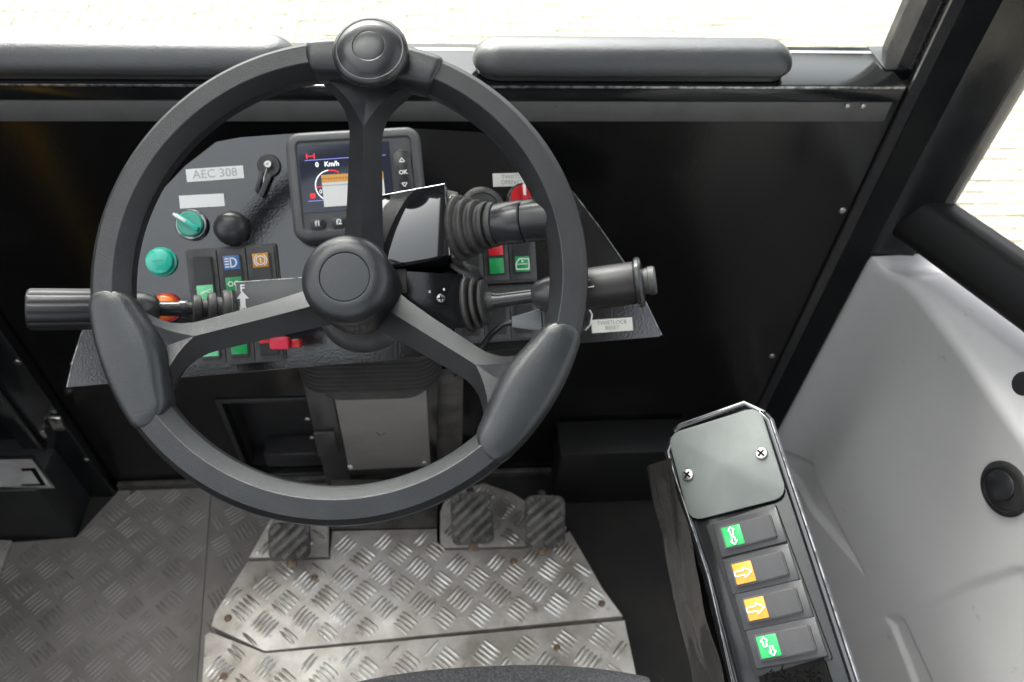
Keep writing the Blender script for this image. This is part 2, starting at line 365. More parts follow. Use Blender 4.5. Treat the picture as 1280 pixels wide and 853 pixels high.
struct('cab_ceiling', join(box(-1.0, .9, -.9, -.75, 1.95, 1.99), box(-1.0, .9, .82, .90, 1.95, 1.99), box(-1.0, -.92, -.75, .82, 1.95, 1.99), box(-.03, .52, -.75, .82, 1.95, 1.99), box(.52, .9, -.75, .0, 1.95, 1.99), box(.86, .9, .0, .82, 1.95, 1.99)), 'headliner', 0)  # unseen ceiling; its two openings are added to let sky light in
tag(part('added_skylight', box(-.92, -.03, -.75, .82, 1.965, 1.971), 'glass', None, smooth=0), 'unseen skylight pane added above the steering wheel for overhead light', 'window')  # added skylight, lights the wheel and dash from above left
struct('side_wall', join(box(-1.0, -.98, .45, .83, .85, 1.95), box(-1.0, -.98, -.88, .83, 0, .85), box(-1.0, -.98, -.5, -.42, .55, 1.95)), 'wall', 0)  # unseen wall, front quarter closed and lower panel raised to shade the corner
struct('side_wall', join(box(.86, .90, -.88, .40, 0, .60), box(.686, .73, .79, .83, 0, .612)), 'dullblack', 0)

tag(part('added_skylight', box(.52, .86, .0, .82, 1.965, 1.971), 'glass', None, smooth=0), 'smaller unseen skylight pane added to brighten the right side panel', 'window')  # second added skylight, brightens the side panel ledge
# sill rail + grey band
rail = thing('sill_rail', 'black metal ledge under the two padded cushions, above the front wall', 'sill', T(0, .80, .833))
def rl(bm): bm.transform(T(0, -.80, -.833)); return bm
xr = hy(1132, 112, .80).x
part('ledge', rl(box(-.95, xr, .800, .90, .834, .855, .002)), 'gloss', rail)
part('ledge_edge', rl(box(-.95, xr - .002, .7985, .7999, .8515, .8545, .0004)), 'chrome', rail, label='thin bright worn front edge')
part('grey_band', rl(box(-.95, xr - .008, .801, .8045, .806, .833, .001)), 'greyband', rail, label='dull grey painted strip under the ledge')
for x in (xr - .045, xr - .065): part('bolt', screw_me, None, rail, T(0, -.80, -.833) @ T(x, .7995, .829) @ RX(R(90)) @ Matrix.Scale(.8, 4))

# padded cushions
def cushion(x0, x1, name, label):
    w_ = x1 - x0
    t = thing(name, label, 'cushion', T((x0 + x1) / 2, .832, .857), 'padded cushions along the front sill')
    def sect(s):   # rounded ends in plan
        return s
    rings = []; n = 28; K = 40
    a, b = w_ / 2, .032
    def ring(h, ins):
        return [(x, y, h) for x, y in rrect(2 * (a - ins), 2 * (b - ins), max(.004, min(.030, b - ins) * .98), 10)]
    prof = [(0, .004), (.002, .001), (.005, 0), (.009, 0), (.014, .0012), (.019, .004), (.0235, .0085), (.0268, .0135), (.0288, .019), (.0298, .025)]
    bm = loft([ring(h + .006, i) for h, i in prof])
    part('pad', bm, 'pad', t, smooth=60)
    part('base_board', loft([ring(0, .006), ring(.0055, .006)]), 'plastic', t)
    return t
cushion(hy(592, 90, .79).x, hy(999, 90, .80).x, 'padded_cushion', 'shorter black padded cushion lying on the sill right of the steering wheel')
cushion(-.80, hy(366, 90, .80).x, 'padded_cushion', 'long black padded cushion on the sill left of the wheel, running out of the picture')

# right pillar
pil = thing('windscreen_pillar', 'tall glossy black pillar between the windscreen and the right side window', 'pillar', T(.62, .80, 0))
def pl(bm): bm.transform(T(-.62, -.80, 0)); return bm
part('post', pl(prism([(.562, .804), (.566, .790), (.596, .776), (.603, .786), (.668, .780), (.682, .79), (.684, .93), (.600, .93)], .02, 1.95)), 'gloss', pil, smooth=20)
part('inner_flange', pl(prism([(.556, .8045), (.556, .800), (.5655, .792), (.5655, .8045)], .02, 1.95)), 'plastic', pil)
part('edge_trim', pl(prism([(.676, .777), (.684, .779), (.690, .787), (.6845, .789), (.668, .7795)], .62, 1.95)), 'trim', pil, label='worn bright door seal edge')
gs = []
part('foot_block', pl(box(xr - .012, .603, .838, .8995, .835, .857, .002)), 'gloss', pil)
part('gasket', pl(prism([(.560, .85), (.572, .838), (.592, .838), (.599, .85), (.599, .90), (.560, .90)], .855, 1.95)), 'rubber', pil)
rb = [box(.569, .595, .8355, .8385, .858 + k * .005, .858 + k * .005 + .003) for k in range(110)]
part('gasket_ribs', pl(join(*rb)), 'rubber', pil, kind='stuff')
# windscreen
ws = tag(part('windscreen', box(-.95, .60, .882, .887, .8555, 1.95), 'glass', None, smooth=0), 'clear windscreen pane rising behind the cushions, bright paving beyond', 'window')

# left door post + door
dp = thing('door_post', 'black left door post with latch and bolts, leaning at the picture edge', 'post', T(-.72, .78, 0))
def dl(bm): bm.transform(T(.72, -.78, 0)); return bm
part('post', dl(box(-.765, -.665, .782, .803, .0, 1.95, .004)), 'gloss', dp)
part('seal_ridge', dl(box(-.733, -.725, .775, .7815, .0, 1.95, .002)), 'plastic', dp)
q = hy(22, 453, .781); screw(dp, T(.72, -.78, 0) @ basis((q.x, .7815, q.z), (0, -1, 0)), 1.3, False, 'bolt')
q = hy(108, 575, .781); screw(dp, T(.72, -.78, 0) @ basis((q.x, .7815, q.z), (0, -1, 0)), 1.0, False, 'bolt')
q = hy(72, 528, .779)
lt = box(-.010, .010, -.004, .004, -.018, .018, .003); lt.transform(T(q.x, .7775, q.z) @ RY(R(8))); part('latch', dl(lt), 'steel', dp, label='small bright worn latch')
q = hy(55, 541, .774)
lt = box(-.004, .004, -.003, .003, -.009, .009, .002); lt.transform(T(q.x, .772, q.z)); part('latch_pin', dl(lt), 'steel', dp)

# checker tread geometry -------------------------------------------------
def tread(inside, xr_, yr_, z, pitch=.034, L=.027, wd=.0048, gap=.0068, nb=4, h=.0016, turn=0, seed=1):
    V = []; Fc = []; rnd = random.Random(seed)
    ct, st = math.cos(turn), math.sin(turn)
    n0 = int(1.6 / pitch)
    for i in range(-n0, n0):
        for j in range(-n0, n0):
            gx0, gy0 = i * pitch, j * pitch
            gx, gy = gx0 * ct - gy0 * st, gx0 * st + gy0 * ct
            gx += (xr_[0] + xr_[1]) / 2; gy += (yr_[0] + yr_[1]) / 2
            if not (xr_[0] - .02 < gx < xr_[1] + .02 and yr_[0] - .02 < gy < yr_[1] + .02): continue
            a = turn + (R(90) if (i + j) % 2 else 0); ca, sa = math.cos(a), math.sin(a)
            for k in range(nb):
                o = (k - (nb - 1) / 2) * gap
                cx_, cy_ = gx - o * sa, gy + o * ca
                if not (inside(cx_ + ca * L / 2, cy_ + sa * L / 2) and inside(cx_ - ca * L / 2, cy_ - sa * L / 2)): continue
                n = len(V)
                hh = h * rnd.uniform(.75, 1.1)
                for (s, t, zz) in ((-.5, 0, 0), (-.32, -.5, 0), (.32, -.5, 0), (.5, 0, 0), (.32, .5, 0), (-.32, .5, 0), (-.36, 0, hh), (-.28, -.2, hh), (.28, -.2, hh), (.36, 0, hh), (.28, .2, hh), (-.28, .2, hh)):
                    V.append((cx_ + ca * s * L - sa * t * wd, cy_ + sa * s * L + ca * t * wd, z + zz))
                Fc += [(n + q, n + (q + 1) % 6, n + 6 + (q + 1) % 6, n + 6 + q) for q in range(6)] + [tuple(range(n + 6, n + 12))]
    me = bpy.data.meshes.new('tread_bars'); me.from_pydata(V, [], Fc); me.polygons.foreach_set('use_smooth', [True] * len(me.polygons)); return me
def inpoly(P, x, y):
    c = False; n = len(P)
    for i in range(n):
        x1, y1 = P[i]; x2, y2 = P[(i + 1) % n]
        if (y1 > y) != (y2 > y) and x < (x2 - x1) * (y - y1) / (y2 - y1) + x1: c = not c
    return c

# dark checker mats on the floor (left and right), seam at x ~ 262
fm = thing('floor_mat', 'scuffed dark checker-tread sheet covering the left floor', 'floor mat', T(-.65, .5, .001))
LM = [hz(*p, .004)[:2] for p in ((150, 612), (264, 607), (246, 853), (240, 1010), (-160, 1010), (-120, 690), (95, 672))]
def off(bm, x, y, z): bm.transform(T(-x, -y, -z)); return bm
part('sheet', off(prism(LM, .001, .004), -.65, .5, .001), 'mat', fm, smooth=0)
tm = tread(lambda x, y: inpoly(LM, x, y), (-1.0, -.2), (.1, .82), .0041, pitch=.045, L=.036, wd=.0044, gap=.0078, nb=5, h=.0022, turn=R(50), seed=2)
tm.materials.append(MT['matbar']); part('tread_bars', tm, None, fm, T(.65, -.5, -.001), kind='stuff')
fm2 = thing('floor_mat', 'narrow dark checker-tread sheet between the left mat and the aluminium plate', 'floor mat', T(-.42, .5, .001))
LM2 = [hz(*p, .006)[:2] for p in ((265, 606), (470, 600), (470, 853), (470, 1010), (242, 1010), (247, 853))]
part('sheet', off(prism(LM2, .001, .006), -.42, .5, .001), 'mat', fm2, smooth=0)
tm = tread(lambda x, y: inpoly(LM2, x, y), (-.6, -.1), (.1, .82), .0061, pitch=.045, L=.036, wd=.0044, gap=.0078, nb=5, h=.0022, turn=R(35), seed=3)
tm.materials.append(MT['matbar']); part('tread_bars', tm, None, fm2, T(.42, -.5, -.001), kind='stuff')
for p in ((166, 617),):
    q = hz(*p, .004); screw(fm, T(.65, -.5, -.001) @ T(q.x, q.y, .004), 1.3, False, 'bolt')

# aluminium platform, two tread plates ----------------------------------
ZP = .055
def zpl(pts): return [tuple(hz(*p, ZP)[:2]) for p in pts]
front_out = zpl([(264, 783), (268, 768), (286, 739), (310, 701), (413, 700), (415, 664), (546, 661), (546, 689), (656, 687), (712, 664), (727, 690), (752, 736), (779, 770), (331, 814)])
rear_out = zpl([(331, 818), (781, 775), (797, 853), (806, 930), (246, 930), (253, 853), (256, 795), (262, 789)])
lft_out = zpl([(311, 697), (322, 678), (338, 650), (345, 640), (410, 640), (411, 696)])
rgt_out = zpl([(550, 685), (550, 640), (560, 615), (605, 604), (640, 616), (708, 659), (656, 683)])
def plate(name, P, label, seed, screws=()):
    cx_, cy_ = sum(p[0] for p in P) / len(P), sum(p[1] for p in P) / len(P)
    t = thing(name, label, 'tread plate', T(cx_, cy_, 0), 'aluminium tread plates under the pedals')
    part('sheet', off(prism(P, .0045 + .004, ZP, .0012), cx_, cy_, 0), 'alu', t, smooth=30)
    xs = [p[0] for p in P]; ys = [p[1] for p in P]
    tm = tread(lambda x, y: inpoly(P, x, y), (-.46, .32), (.2, .84), ZP + .0002, pitch=.046, L=.037, wd=.0056, gap=.0078, nb=5, h=.0022, turn=R(50), seed=seed)
    tm.materials.append(MT['alubar']); part('tread_bars', tm, None, t, T(-cx_, -cy_, 0), kind='stuff')
    for p in screws:
        q = hz(*p, ZP); part('rusty_bolt', screw_me.copy(), None, t, T(q.x - cx_, q.y - cy_, ZP + .0005) @ Matrix.Scale(1.5, 4)).data.materials[0] = MT['rust']
    return t
plate('tread_plate', front_out, 'large bright aluminium tread plate directly behind the three pedals', 5, ((285, 773), (752, 755), (642, 702), (393, 723)))
plate('tread_plate', rear_out, 'aluminium tread plate nearest the seat at the bottom of the picture', 6, ((280, 846), (696, 810)))
plate('tread_plate', lft_out, 'small aluminium tread piece under the left pedal', 7)
plate('tread_plate', rgt_out, 'aluminium tread piece under the two right pedals', 8)
# brown base visible behind plates and below the column
bs = [hz(*p, .05)[:2] for p in ((414, 662), (414, 600), (548, 600), (546, 660))]
tag(part('pedal_well_base', prism(bs, .009, .051), 'wornsteel', None), 'brown rust-stained steel base between the small tread pieces', 'floor panel')

# bottom left: step box, metal sliver
sb = thing('step_box', 'scuffed black box on the floor in the left corner, topped by a grey plate', 'box', T(-.72, .70, 0))
a = hz(95, 672, .004); b = hz(-60, 676, .004)
XB1, YB0 = a.x, a.y
def sbl(bm): bm.transform(T(.72, -.70, 0)); return bm
zt = hy(90, 612, YB0).z
part('box_body', sbl(box(-1.0, XB1, YB0, YB0 + .16, .001, zt, .006)), 'stepbox', sb)
SF = Frame((XB1 - .1, YB0 + .03, zt), (1, 0, 0), (0, 1, 0))
P1 = [SF.at(*p) for p in ((-40, 613), (70, 611), (43, 571), (-40, 573))]
P1w = [SF.m @ p for p in P1]
part('plate_frame', sbl(prism([(p.x, p.y) for p in P1w], zt + .0005, zt + .004, .001)), 'steel', sb, label='light border of the grey plate')
P2 = [SF.m @ SF.at(*p, .004) for p in ((-40, 609.5), (64, 608), (40, 574.5), (-40, 576))]
part('plate_face', sbl(prism([(p.x, p.y) for p in P2], zt + .0042, zt + .005)), 'plategrey', sb)
P3 = [SF.m @ SF.at(*p, .005) for p in ((26, 586), (44, 585), (58, 607.5), (27, 608), (27, 605.5), (50, 605), (39, 589), (28, 589.5))]
part('printed_mark', sbl(flat([(p.x, p.y) for p in P3], zt + .0053)), 'brush', sb, smooth=0)
q = [hz(*p, .012)[:2] for p in ((-30, 673), (14, 676), (-2, 722), (-30, 740))]
tag(part('door_sill_strip', prism(q, .006, .012), 'alu', None), 'pale metal strip at the left picture edge below the black box', 'strip')
# door panel left of the post
dd = thing('cab_door', 'dark grey door panel behind the left post', 'door', T(-.8, .6, 0))
dd.matrix_world = T(-.85, .72, 0)
part('door_panel', box(-.02, .0, -.9, .06, .02, .80, .004, m=RZ(R(2))), 'wall', dd)
part('door_rib', box(.0005, .008, -.06, -.03, .02, .7, .002, m=RZ(R(2))), 'plastic', dd)

# black heater box at base of the wall right
hb = thing('heater_box', 'low black box at the foot of the front wall, right of the pedals', 'box', T(.2, .78, 0))
a = hy(700, 552, .76); b = hy(862, 545, .76)
part('box_body', box(a.x - .2, b.x - .2, -.05, .02, .001, a.z, .004), 'blackp', hb)
part('lid', box(a.x - .2 - .003, b.x - .2 + .003, -.053, .02, a.z + .0005, a.z + .006, .002), 'blackp', hb)

# ------------------------------------------------------------------ dashboard
al = R(5.5)
dO = hy(300, 300, .675); du = Vector((math.cos(al), math.sin(al), 0))
inc = R(43)
dv = Vector((-math.sin(al) * math.cos(inc), math.cos(al) * math.cos(inc), math.sin(inc)))
D = Frame(dO, du, dv)
dash = thing('dashboard', 'glossy black instrument panel behind the steering wheel with switches and labels', 'dashboard', D.m)
outl = [(83, 485), (90, 452), (101, 417), (128, 352), (160, 290), (193, 248), (231, 208), (270, 177), (300, 172), (355, 168), (500, 160), (600, 165), (660, 190), (715, 239), (750, 285), (782, 331), (808, 380), (827, 420), (823, 421)]
P = [tuple(D.at(*p)[:2]) for p in outl]
part('panel', prism(P, -.003, 0, .0006, seg=1), 'dash', dash)
# folded lower lip in shadow
a, b = D.at(86, 484), D.at(822, 421)
dm = RZ(math.atan2(b.y - a.y, b.x - a.x)); dm.translation = (a.x, a.y, 0)
part('lower_lip', box(0, (b - a).length, -.0001, .002, -.045, -.0032, m=dm), 'blackp', dash)
# bright worn cut edges
for seg in ([(84, 484), (91, 452), (102, 417)], [(715, 239), (750, 285), (782, 331), (808, 380), (827, 419)]):
    pts = [D.at(*p) + Vector((0, 0, .0002)) for p in seg]
    part('worn_edge', tube(pts, .0007, 6), 'chrome', dash, label='thin bright bare edge of the panel')
DF = lambda px, py, h=0: D.at(px, py, h)
def dmx(px, py, h=0, rz=0, hh=None):
    p = D.at(px, py, h); return T(p.x, p.y, h if hh is None else hh) @ RZ(rz)
def rectpart(fr, pts, h, t, name, m, parent, rad=.001, bev=.0004, label=None):
    ce, w_, h_, a_ = fr.quad(pts, h)
    bm = prism(rrect(w_, h_, min(rad, w_ * .45, h_ * .45), 4), 0, t, bev)
    return part(name, bm, m, parent, T(ce.x, ce.y, h) @ RZ(a_), label=label), w_, h_
# labels
def tape(fr, parent, pts, s, size, m='white', pm='print', label=None, shift=0):
    o, w_, h_ = rectpart(fr, pts, .0003, .0006, 'label_tape', m, parent, .0004, 0, label)
    if s: part('lettering', text(s, size, .0009, T(shift, 0, 0)), pm, o, smooth=0)
    return o
tape(D, dash, [(232, 212), (304, 207), (305, 223), (234, 228)], 'AEC 308', .0135, label='white tape lettered AEC 308', pm='print')
tape(D, dash, [(224, 245), (280, 242), (281, 258), (225, 261)], '', .009, label='white tape with almost faded lettering')
tape(D, dash, [(615, 217), (676, 216), (677, 232), (617, 234)], 'TWISTLOCK\nOPEN/CLOSE', .0068, 'cream', 'print2', label='cream tape lettered TWISTLOCK OPEN/CLOSE')
tape(D, dash, [(739, 400), (790, 397), (791, 413), (740, 417)], 'TWISTLOCK\nRESET', .0068, 'cream', 'print2', label='cream tape lettered TWISTLOCK RESET')
PXM = (D.at(310, 300) - D.at(210, 300)).length / 100     # metres per photo pixel on the dash
# teal push button
o = part('push_button', lathe([(.0175, 0), (.0175, .003), (.0155, .004), (.0155, .0105), (.0148, .0125), (.013, .0135), (.0001, .014)], 36), 'teal', dash, dmx(200, 327, .007, hh=0) @ Matrix.Scale(PXM * 19 / .0175, 4), label='round teal push button')
part('printed_line', join(*[line((x, .0), (x + .0012, .0), .0022, .0142) for x in (-.006, -.004, -.002, 0, .002, .004)]), 'tealdark', o, RZ(.06), smooth=0)
# teal selector
s_ = PXM * 20 / .018
o = part('selector_switch', lathe([(.018, 0), (.018, .006), (.0165, .0075), (.0155, .0075), (.0150, .006), (.0001, .006)], 36), 'chrome', dash, dmx(239, 281, .006, hh=0) @ Matrix.Scale(s_, 4), label='teal selector switch in a bright ring')
part('dial', lathe([(.0145, .0061), (.0145, .012), (.0130, .0135), (.0001, .0135)], 32), 'tealdark', o)
part('grip_bar', box(-.017, .013, -.003, .003, .0136, .021, .0015, m=RZ(R(-38))), 'teal', o)
part('pointer', box(-.0185, -.002, -.0016, .0016, .0212, .0225, .0006, m=RZ(R(-38))), 'wprint', o)
# round black cap
part('rubber_knob', lathe([(.0205, 0), (.0205, .006), (.020, .012), (.0175, .018), (.012, .0215), (.006, .023), (.0001, .0233)], 36), 'plastic', dash, dmx(289, 285, .010, hh=0) @ Matrix.Scale(PXM * 22.5 / .0205, 4), label='round black rubber knob')
# red selector behind right joystick
o = part('selector_switch', lathe([(.021, 0), (.021, .006), (.0195, .0075), (.0185, .006), (.0001, .006)], 36), 'chrome', dash, dmx(654, 249, .006, hh=0) @ Matrix.Scale(PXM * 22 / .021, 4), label='red selector switch below the twistlock tape')
part('dial', lathe([(.0175, .0061), (.0175, .013), (.016, .0145), (.0001, .0145)], 32), 'red', o)
part('grip_bar', box(-.0032, .0032, -.014, .017, .0146, .022, .0015), 'red', o)
part('pointer', box(-.0018, .0018, .002, .017, .0222, .0235, .0006), 'wprint', o)
# orange lamp
o = part('warning_lamp', lathe([(.0185, 0), (.0185, .004), (.017, .007), (.0001, .007)], 32), 'lampred', dash, dmx(207, 384, .006, hh=0) @ Matrix.Scale(PXM * 19 / .0185, 4), label='orange warning lamp half hidden by the left lever')
part('lamp_cap', lathe([(.0155, .0071), (.0155, .011), (.013, .015), (.008, .017), (.0001, .0175)], 32), 'lamp', o)
# ignition lock with key and leather tag
o = part('ignition_lock', lathe([(.0175, 0), (.0175, .004), (.0160, .006), (.0001, .006)], 36), 'bezel', dash, dmx(336, 207, .004, hh=0) @ Matrix.Scale(PXM * 15 / .0175, 4), label='ignition lock with key and dangling tag')
part('key_barrel', lathe([(.0062, .0061), (.0062, .014), (.0050, .0152), (.0022, .0152), (.002, .0120), (.0001, .0120)], 24), 'steel', o)
part('key_ring', tube([(0, 0, .011), (-.004, -.010, .010), (-.008, -.018, .008), (-.010, -.026, .006)], .0012, 8), 'steel', o)
part('key_tag', box(-.004, .004, -.018, .018, -.001, .001, .0008, m=T(-.0075, -.030, .009) @ RZ(R(-28))), 'bezel', o)
part('key_tag', box(-.0035, .0035, -.016, .016, -.001, .001, .0008, m=T(-.016, -.024, .006) @ RZ(R(-20))), 'knob', o)

# ---- rocker switches
def icon(kind, s):
    """white print, about s across"""
    if kind == 'beam': return join(annulus(.26 * s, .36 * s, 20, .02 * s, 0, -PI / 2, PI / 2), line((.03 * s, .31 * s), (-.08 * s, .31 * s), .1 * s), line((.03 * s, -.31 * s), (-.08 * s, -.31 * s), .1 * s), line((-.06 * s, .35 * s), (-.06 * s, -.35 * s), .09 * s),
                                   *[line((-.16 * s, y * s), (-.46 * s, y * s), .09 * s) for y in (.29, .1, -.1, -.29)])
    if kind == 'brake': return join(annulus(.27 * s, .34 * s), annulus(.40 * s, .47 * s, 10, 0, 0, R(120), R(240)), annulus(.40 * s, .47 * s, 10, 0, 0, R(-60), R(60)), line((0, .18 * s), (0, -.05 * s), .08 * s), flat(ngon(.05 * s, 10, 0, -.14 * s)))
    if kind == 'side': return join(annulus(.13 * s, .2 * s, 14, -.22 * s, 0), annulus(.13 * s, .2 * s, 14, .22 * s, 0), line((-.5 * s, 0), (-.42 * s, 0), .05 * s), line((.42 * s, 0), (.5 * s, 0), .05 * s))
    if kind == 'wiper': return join(line((-.4 * s, -.1 * s), (.35 * s, .25 * s), .06 * s), annulus(.3 * s, .36 * s, 12, 0, -.2 * s, R(30), R(150)))
    if kind == 'screen': return join(outline([(-.45 * s, -.35 * s), (.45 * s, -.35 * s), (.45 * s, .35 * s), (-.2 * s, .38 * s), (-.45 * s, .05 * s)], .07 * s), flat(ngon(.07 * s, 8, 0, .2 * s)), line((-.35 * s, 0), (.35 * s, 0), .05 * s))
    def arrow(cx_, cy_, a, L, W):
        pts = [(-.5 * L, -.22 * W), (0.05 * L, -.22 * W), (.05 * L, -.5 * W), (.5 * L, 0), (.05 * L, .5 * W), (.05 * L, .22 * W), (-.5 * L, .22 * W)]
        ca, sa = math.cos(a), math.sin(a); return outline([(cx_ + x * ca - y * sa, cy_ + x * sa + y * ca) for x, y in pts], .055 * s)
    if kind == 'updown': return join(arrow(0, .24 * s, PI / 2, .38 * s, .36 * s), arrow(0, -.24 * s, -PI / 2, .38 * s, .36 * s))
    if kind == 'updown2': return join(arrow(-.12 * s, .22 * s, PI / 2, .42 * s, .34 * s), arrow(.14 * s, -.22 * s, -PI / 2, .42 * s, .34 * s))
    if kind == 'right': return arrow(0, 0, 0, .86 * s, .5 * s)
def rocker(parent, m, W, H, lenses=(), tilt=0, flatface=False, label=None, cell='bezel'):
    """vertical rocker switch in a W x H cell: bezel + rocker + coloured lenses [(material, centre y, height, icon)] in fractions"""
    b = part('rocker_switch', join(prism(rrect(W * .97, H * .985, .0012, 3), 0, .0022, .0005)), cell, parent, m, label=label)
    w_, h_ = W * .66, H * .78
    t = .0045
    poly = [(-h_ / 2, 0), (h_ / 2, 0), (h_ / 2, t * (1 + tilt)), (.02 * h_, t * .78), (-h_ / 2, t * (1 - tilt))]
    if flatface: poly = [(-h_ / 2, 0), (h_ / 2, 0), (h_ / 2, t * .7), (-h_ / 2, t * .7)]
    bm = prism(poly, -w_ / 2, w_ / 2); bmesh.ops.bevel(bm, geom=bm.edges[:], offset=.0011, segments=3, affect='EDGES')
    bm.transform(Matrix(((0, 0, 1, 0), (1, 0, 0, 0), (0, 1, 0, .0023), (0, 0, 0, 1))))
    part('rocker', bm, 'plastic', b)
    for mm, cy_, hh, ic in lenses:
        y = cy_ * h_
        zt_ = t * .7 if flatface else (t * .78 + (t * (1 + tilt) - t * .78) * (y - .02 * h_) / (.48 * h_) if y > 0 else t * .78 + (t * (1 - tilt) - t * .78) * (.02 * h_ - y) / (.52 * h_))
        slope = 0 if flatface else ((t * (1 + tilt) - t * .78) / (.48 * h_) if y > 0 else -(t * (1 - tilt) - t * .78) / (.52 * h_))
        lm = T(0, y, zt_ + .0023) @ RX(math.atan(slope))
        part('lens', prism(rrect(w_ * .84, h_ * hh, .0006, 2), -.0015, .0004, .0002), mm, b, lm)
        if ic:
            ib = icon(ic, min(w_ * .84, h_ * hh) * 1.0); part('symbol', ib, 'wprint', b, lm @ T(0, 0, .0006), smooth=0)
    return b
def bank(fr, parent, pts, h, n, specs, rows=1, frame='bezel'):
    ce, w_, h_, a_ = fr.quad(pts, h); base = T(ce.x, ce.y, 0) @ RZ(a_)
    fo = rrect(w_, h_, .003, 4); 
    part('switch_frame', prism(fo, 0, .004, .001), frame, parent, base)
    W = (w_ - .005) / n; Hc = (h_ - .005)
    for k, sp in enumerate(specs):
        if sp is None: continue
        x = -w_ / 2 + .0025 + W * (k + .5)
        rocker(parent, base @ T(x, 0, .0041), W, Hc, **sp)
bank(D, dash, [(233, 313), (347, 303), (352, 384), (238, 393)], .004, 3, [
    dict(lenses=[('lgreen', -.27, .34, 'wiper')], tilt=.25, label='rocker switch with pale green lens'),
    dict(lenses=[('blue', .33, .30, 'beam'), ('green', -.12, .28, 'side')], flatface=True, label='rocker switch with blue headlamp symbol'),
    dict(lenses=[('amber', .33, .30, 'brake')], flatface=True, label='rocker switch with amber brake symbol')])
bank(D, dash, [(240, 405), (354, 396), (358, 451), (245, 459)], .004, 3, [
    dict(lenses=[('lgreen', -.22, .34, None)], tilt=.3), dict(lenses=[('green', -.22, .34, None)], tilt=.3), dict(lenses=[('red', -.05, .10, None)], tilt=.2)])
bank(D, dash, [(566, 279), (668, 274), (671, 352), (570, 357)], .004, 3, [
    dict(lenses=[], flatface=True),
    dict(lenses=[('red', .10, .36, None), ('green', -.31, .34, None)], flatface=True, label='flat switch with red over green lens'),
    dict(lenses=[('green', -.30, .34, 'screen')], tilt=.2, label='rocker switch with green and white lens')])
bank(D, dash, [(566, 360), (671, 355), (674, 425), (570, 430)], .004, 3, [dict(lenses=[], flatface=True), dict(lenses=[], flatface=True), dict(lenses=[], flatface=True)], frame='plastic')
# small ring right of the plug
p = D.at(736, 398, .004)
part('wire_ring', tube([(p.x - .006, p.y + .012, .006), (p.x, p.y + .012, .008), (p.x + .003, p.y + .004, .009), (p.x, p.y - .008, .008), (p.x - .006, p.y - .014, .006)], .0012, 8), 'steel', dash)

# ---- monitor
mo = thing('display_monitor', 'grey-framed colour display with a paper sticker, behind the top spoke', 'monitor', D.m @ T(0, 0, 0))
MH = .034
mc = [(354, 166), (524, 155), (537, 292), (367, 303)]
ce, mw, mh_, ma = D.quad(mc, MH)
mo.matrix_world = D.m @ T(ce.x, ce.y, 0) @ RZ(ma)
MF = Frame((mo.matrix_world @ Vector((0, 0, MH))), mo.matrix_world.to_3x3() @ Vector((1, 0, 0)), mo.matrix_world.to_3x3() @ Vector((0, 1, 0)))
def mring(z, ins, r): return [(x, y, z) for x, y in rrect(mw - 2 * ins, mh_ - 2 * ins, r, 6)]
bz = loft([mring(.002, .006, .012), mring(.004, 0, .016), mring(MH - .008, 0, .016), mring(MH - .003, .0015, .015), mring(MH, .005, .012), mring(MH, .011, .006), mring(MH - .004, .0135, .004)])
part('housing', bz, 'housing', mo, smooth=50)
def mq(pts, h=0): return MF.quad(pts, h)
def mrect(name, pts, h, t, m, rad=.001, label=None, parent=None):
    ce, w_, h_, a_ = mq(pts, h - MH); return part(name, prism(rrect(w_, h_, rad, 4), 0, t, 0), m, parent or mo, T(ce.x, ce.y, h) @ RZ(a_ * 0), label=label)
mrect('face', [(370, 180), (513, 171), (521, 284), (381, 293)], MH - .0038, .0008, 'housing', .003)
_c = MF.quad([(373, 184), (486, 176), (493, 259), (379, 267)], -.0028)[0]; scn_m = T(_c.x, _c.y, MH - .0028)
scn = mrect('screen', [(373, 184), (486, 176), (493, 259), (379, 267)], MH - .0028, .0008, 'screen', .001, label='lit screen showing speed and a round gauge')
def mpt(px, py, h): p = MF.at(px, py, h - MH); return (p.x, p.y)
hs_ = MH - .0017
def mpart(name, bm, m, label=None): 
    o = part(name, bm, m, scn, scn_m.inverted(), label=label, smooth=0); return o
a = mpt(381, 201, hs_); b = mpt(482, 194, hs_)
mpart('rule_line', line(a, b, .0008, hs_), 'scrblue')
a = mpt(385, 252, hs_); b = mpt(480, 245, hs_)
mpart('rule_line', line(a, b, .0008, hs_), 'scrblue')
p = mpt(409, 205.5, hs_); mpart('screen_text', text('0   Km/h', .0074, hs_, T(p[0], p[1], 0) @ RZ(0), .0002), 'scrwhite')
p = mpt(388, 195.5, hs_); x, y = p
mpart('gear_mark', join(line((x - .004, y + .003), (x - .004, y - .003), .0016, hs_), line((x + .004, y + .003), (x + .004, y - .003), .0016, hs_), line((x - .004, y), (x + .004, y), .0014, hs_)), 'scrred')
gx, gy = mpt(414, 232, hs_); gr = .0178
mpart('gauge_arc', annulus(gr - .0012, gr, 30, gx, gy, R(95), R(235), hs_), 'scrwhite')
mpart('gauge_arc', annulus(gr - .0016, gr, 12, gx, gy, R(55), R(94), hs_), 'scrred', label='red end of the gauge arc')
mpart('gauge_needle', line((gx - gr, gy - .001), (gx - .003, gy), .0012, hs_), 'scrred')
p = mpt(401, 240, hs_); mpart('screen_text', text('0', .0062, hs_, T(p[0], p[1], 0)), 'scrwhite')
p = mpt(391, 245, hs_); mpart('warning_mark', flat(rrect(.006, .006, .002, 3, p[0], p[1]), hs_), 'scrred')
st = mrect('sticker', [(402, 219.5), (479, 214), (482, 253), (405, 260)], hs_ + .0008, .0003, 'white', .0003, label='white paper sticker with orange heading')
ce_, sw, sh_, _ = mq([(402, 219.5), (479, 214), (482, 253), (405, 260)], hs_ - MH)
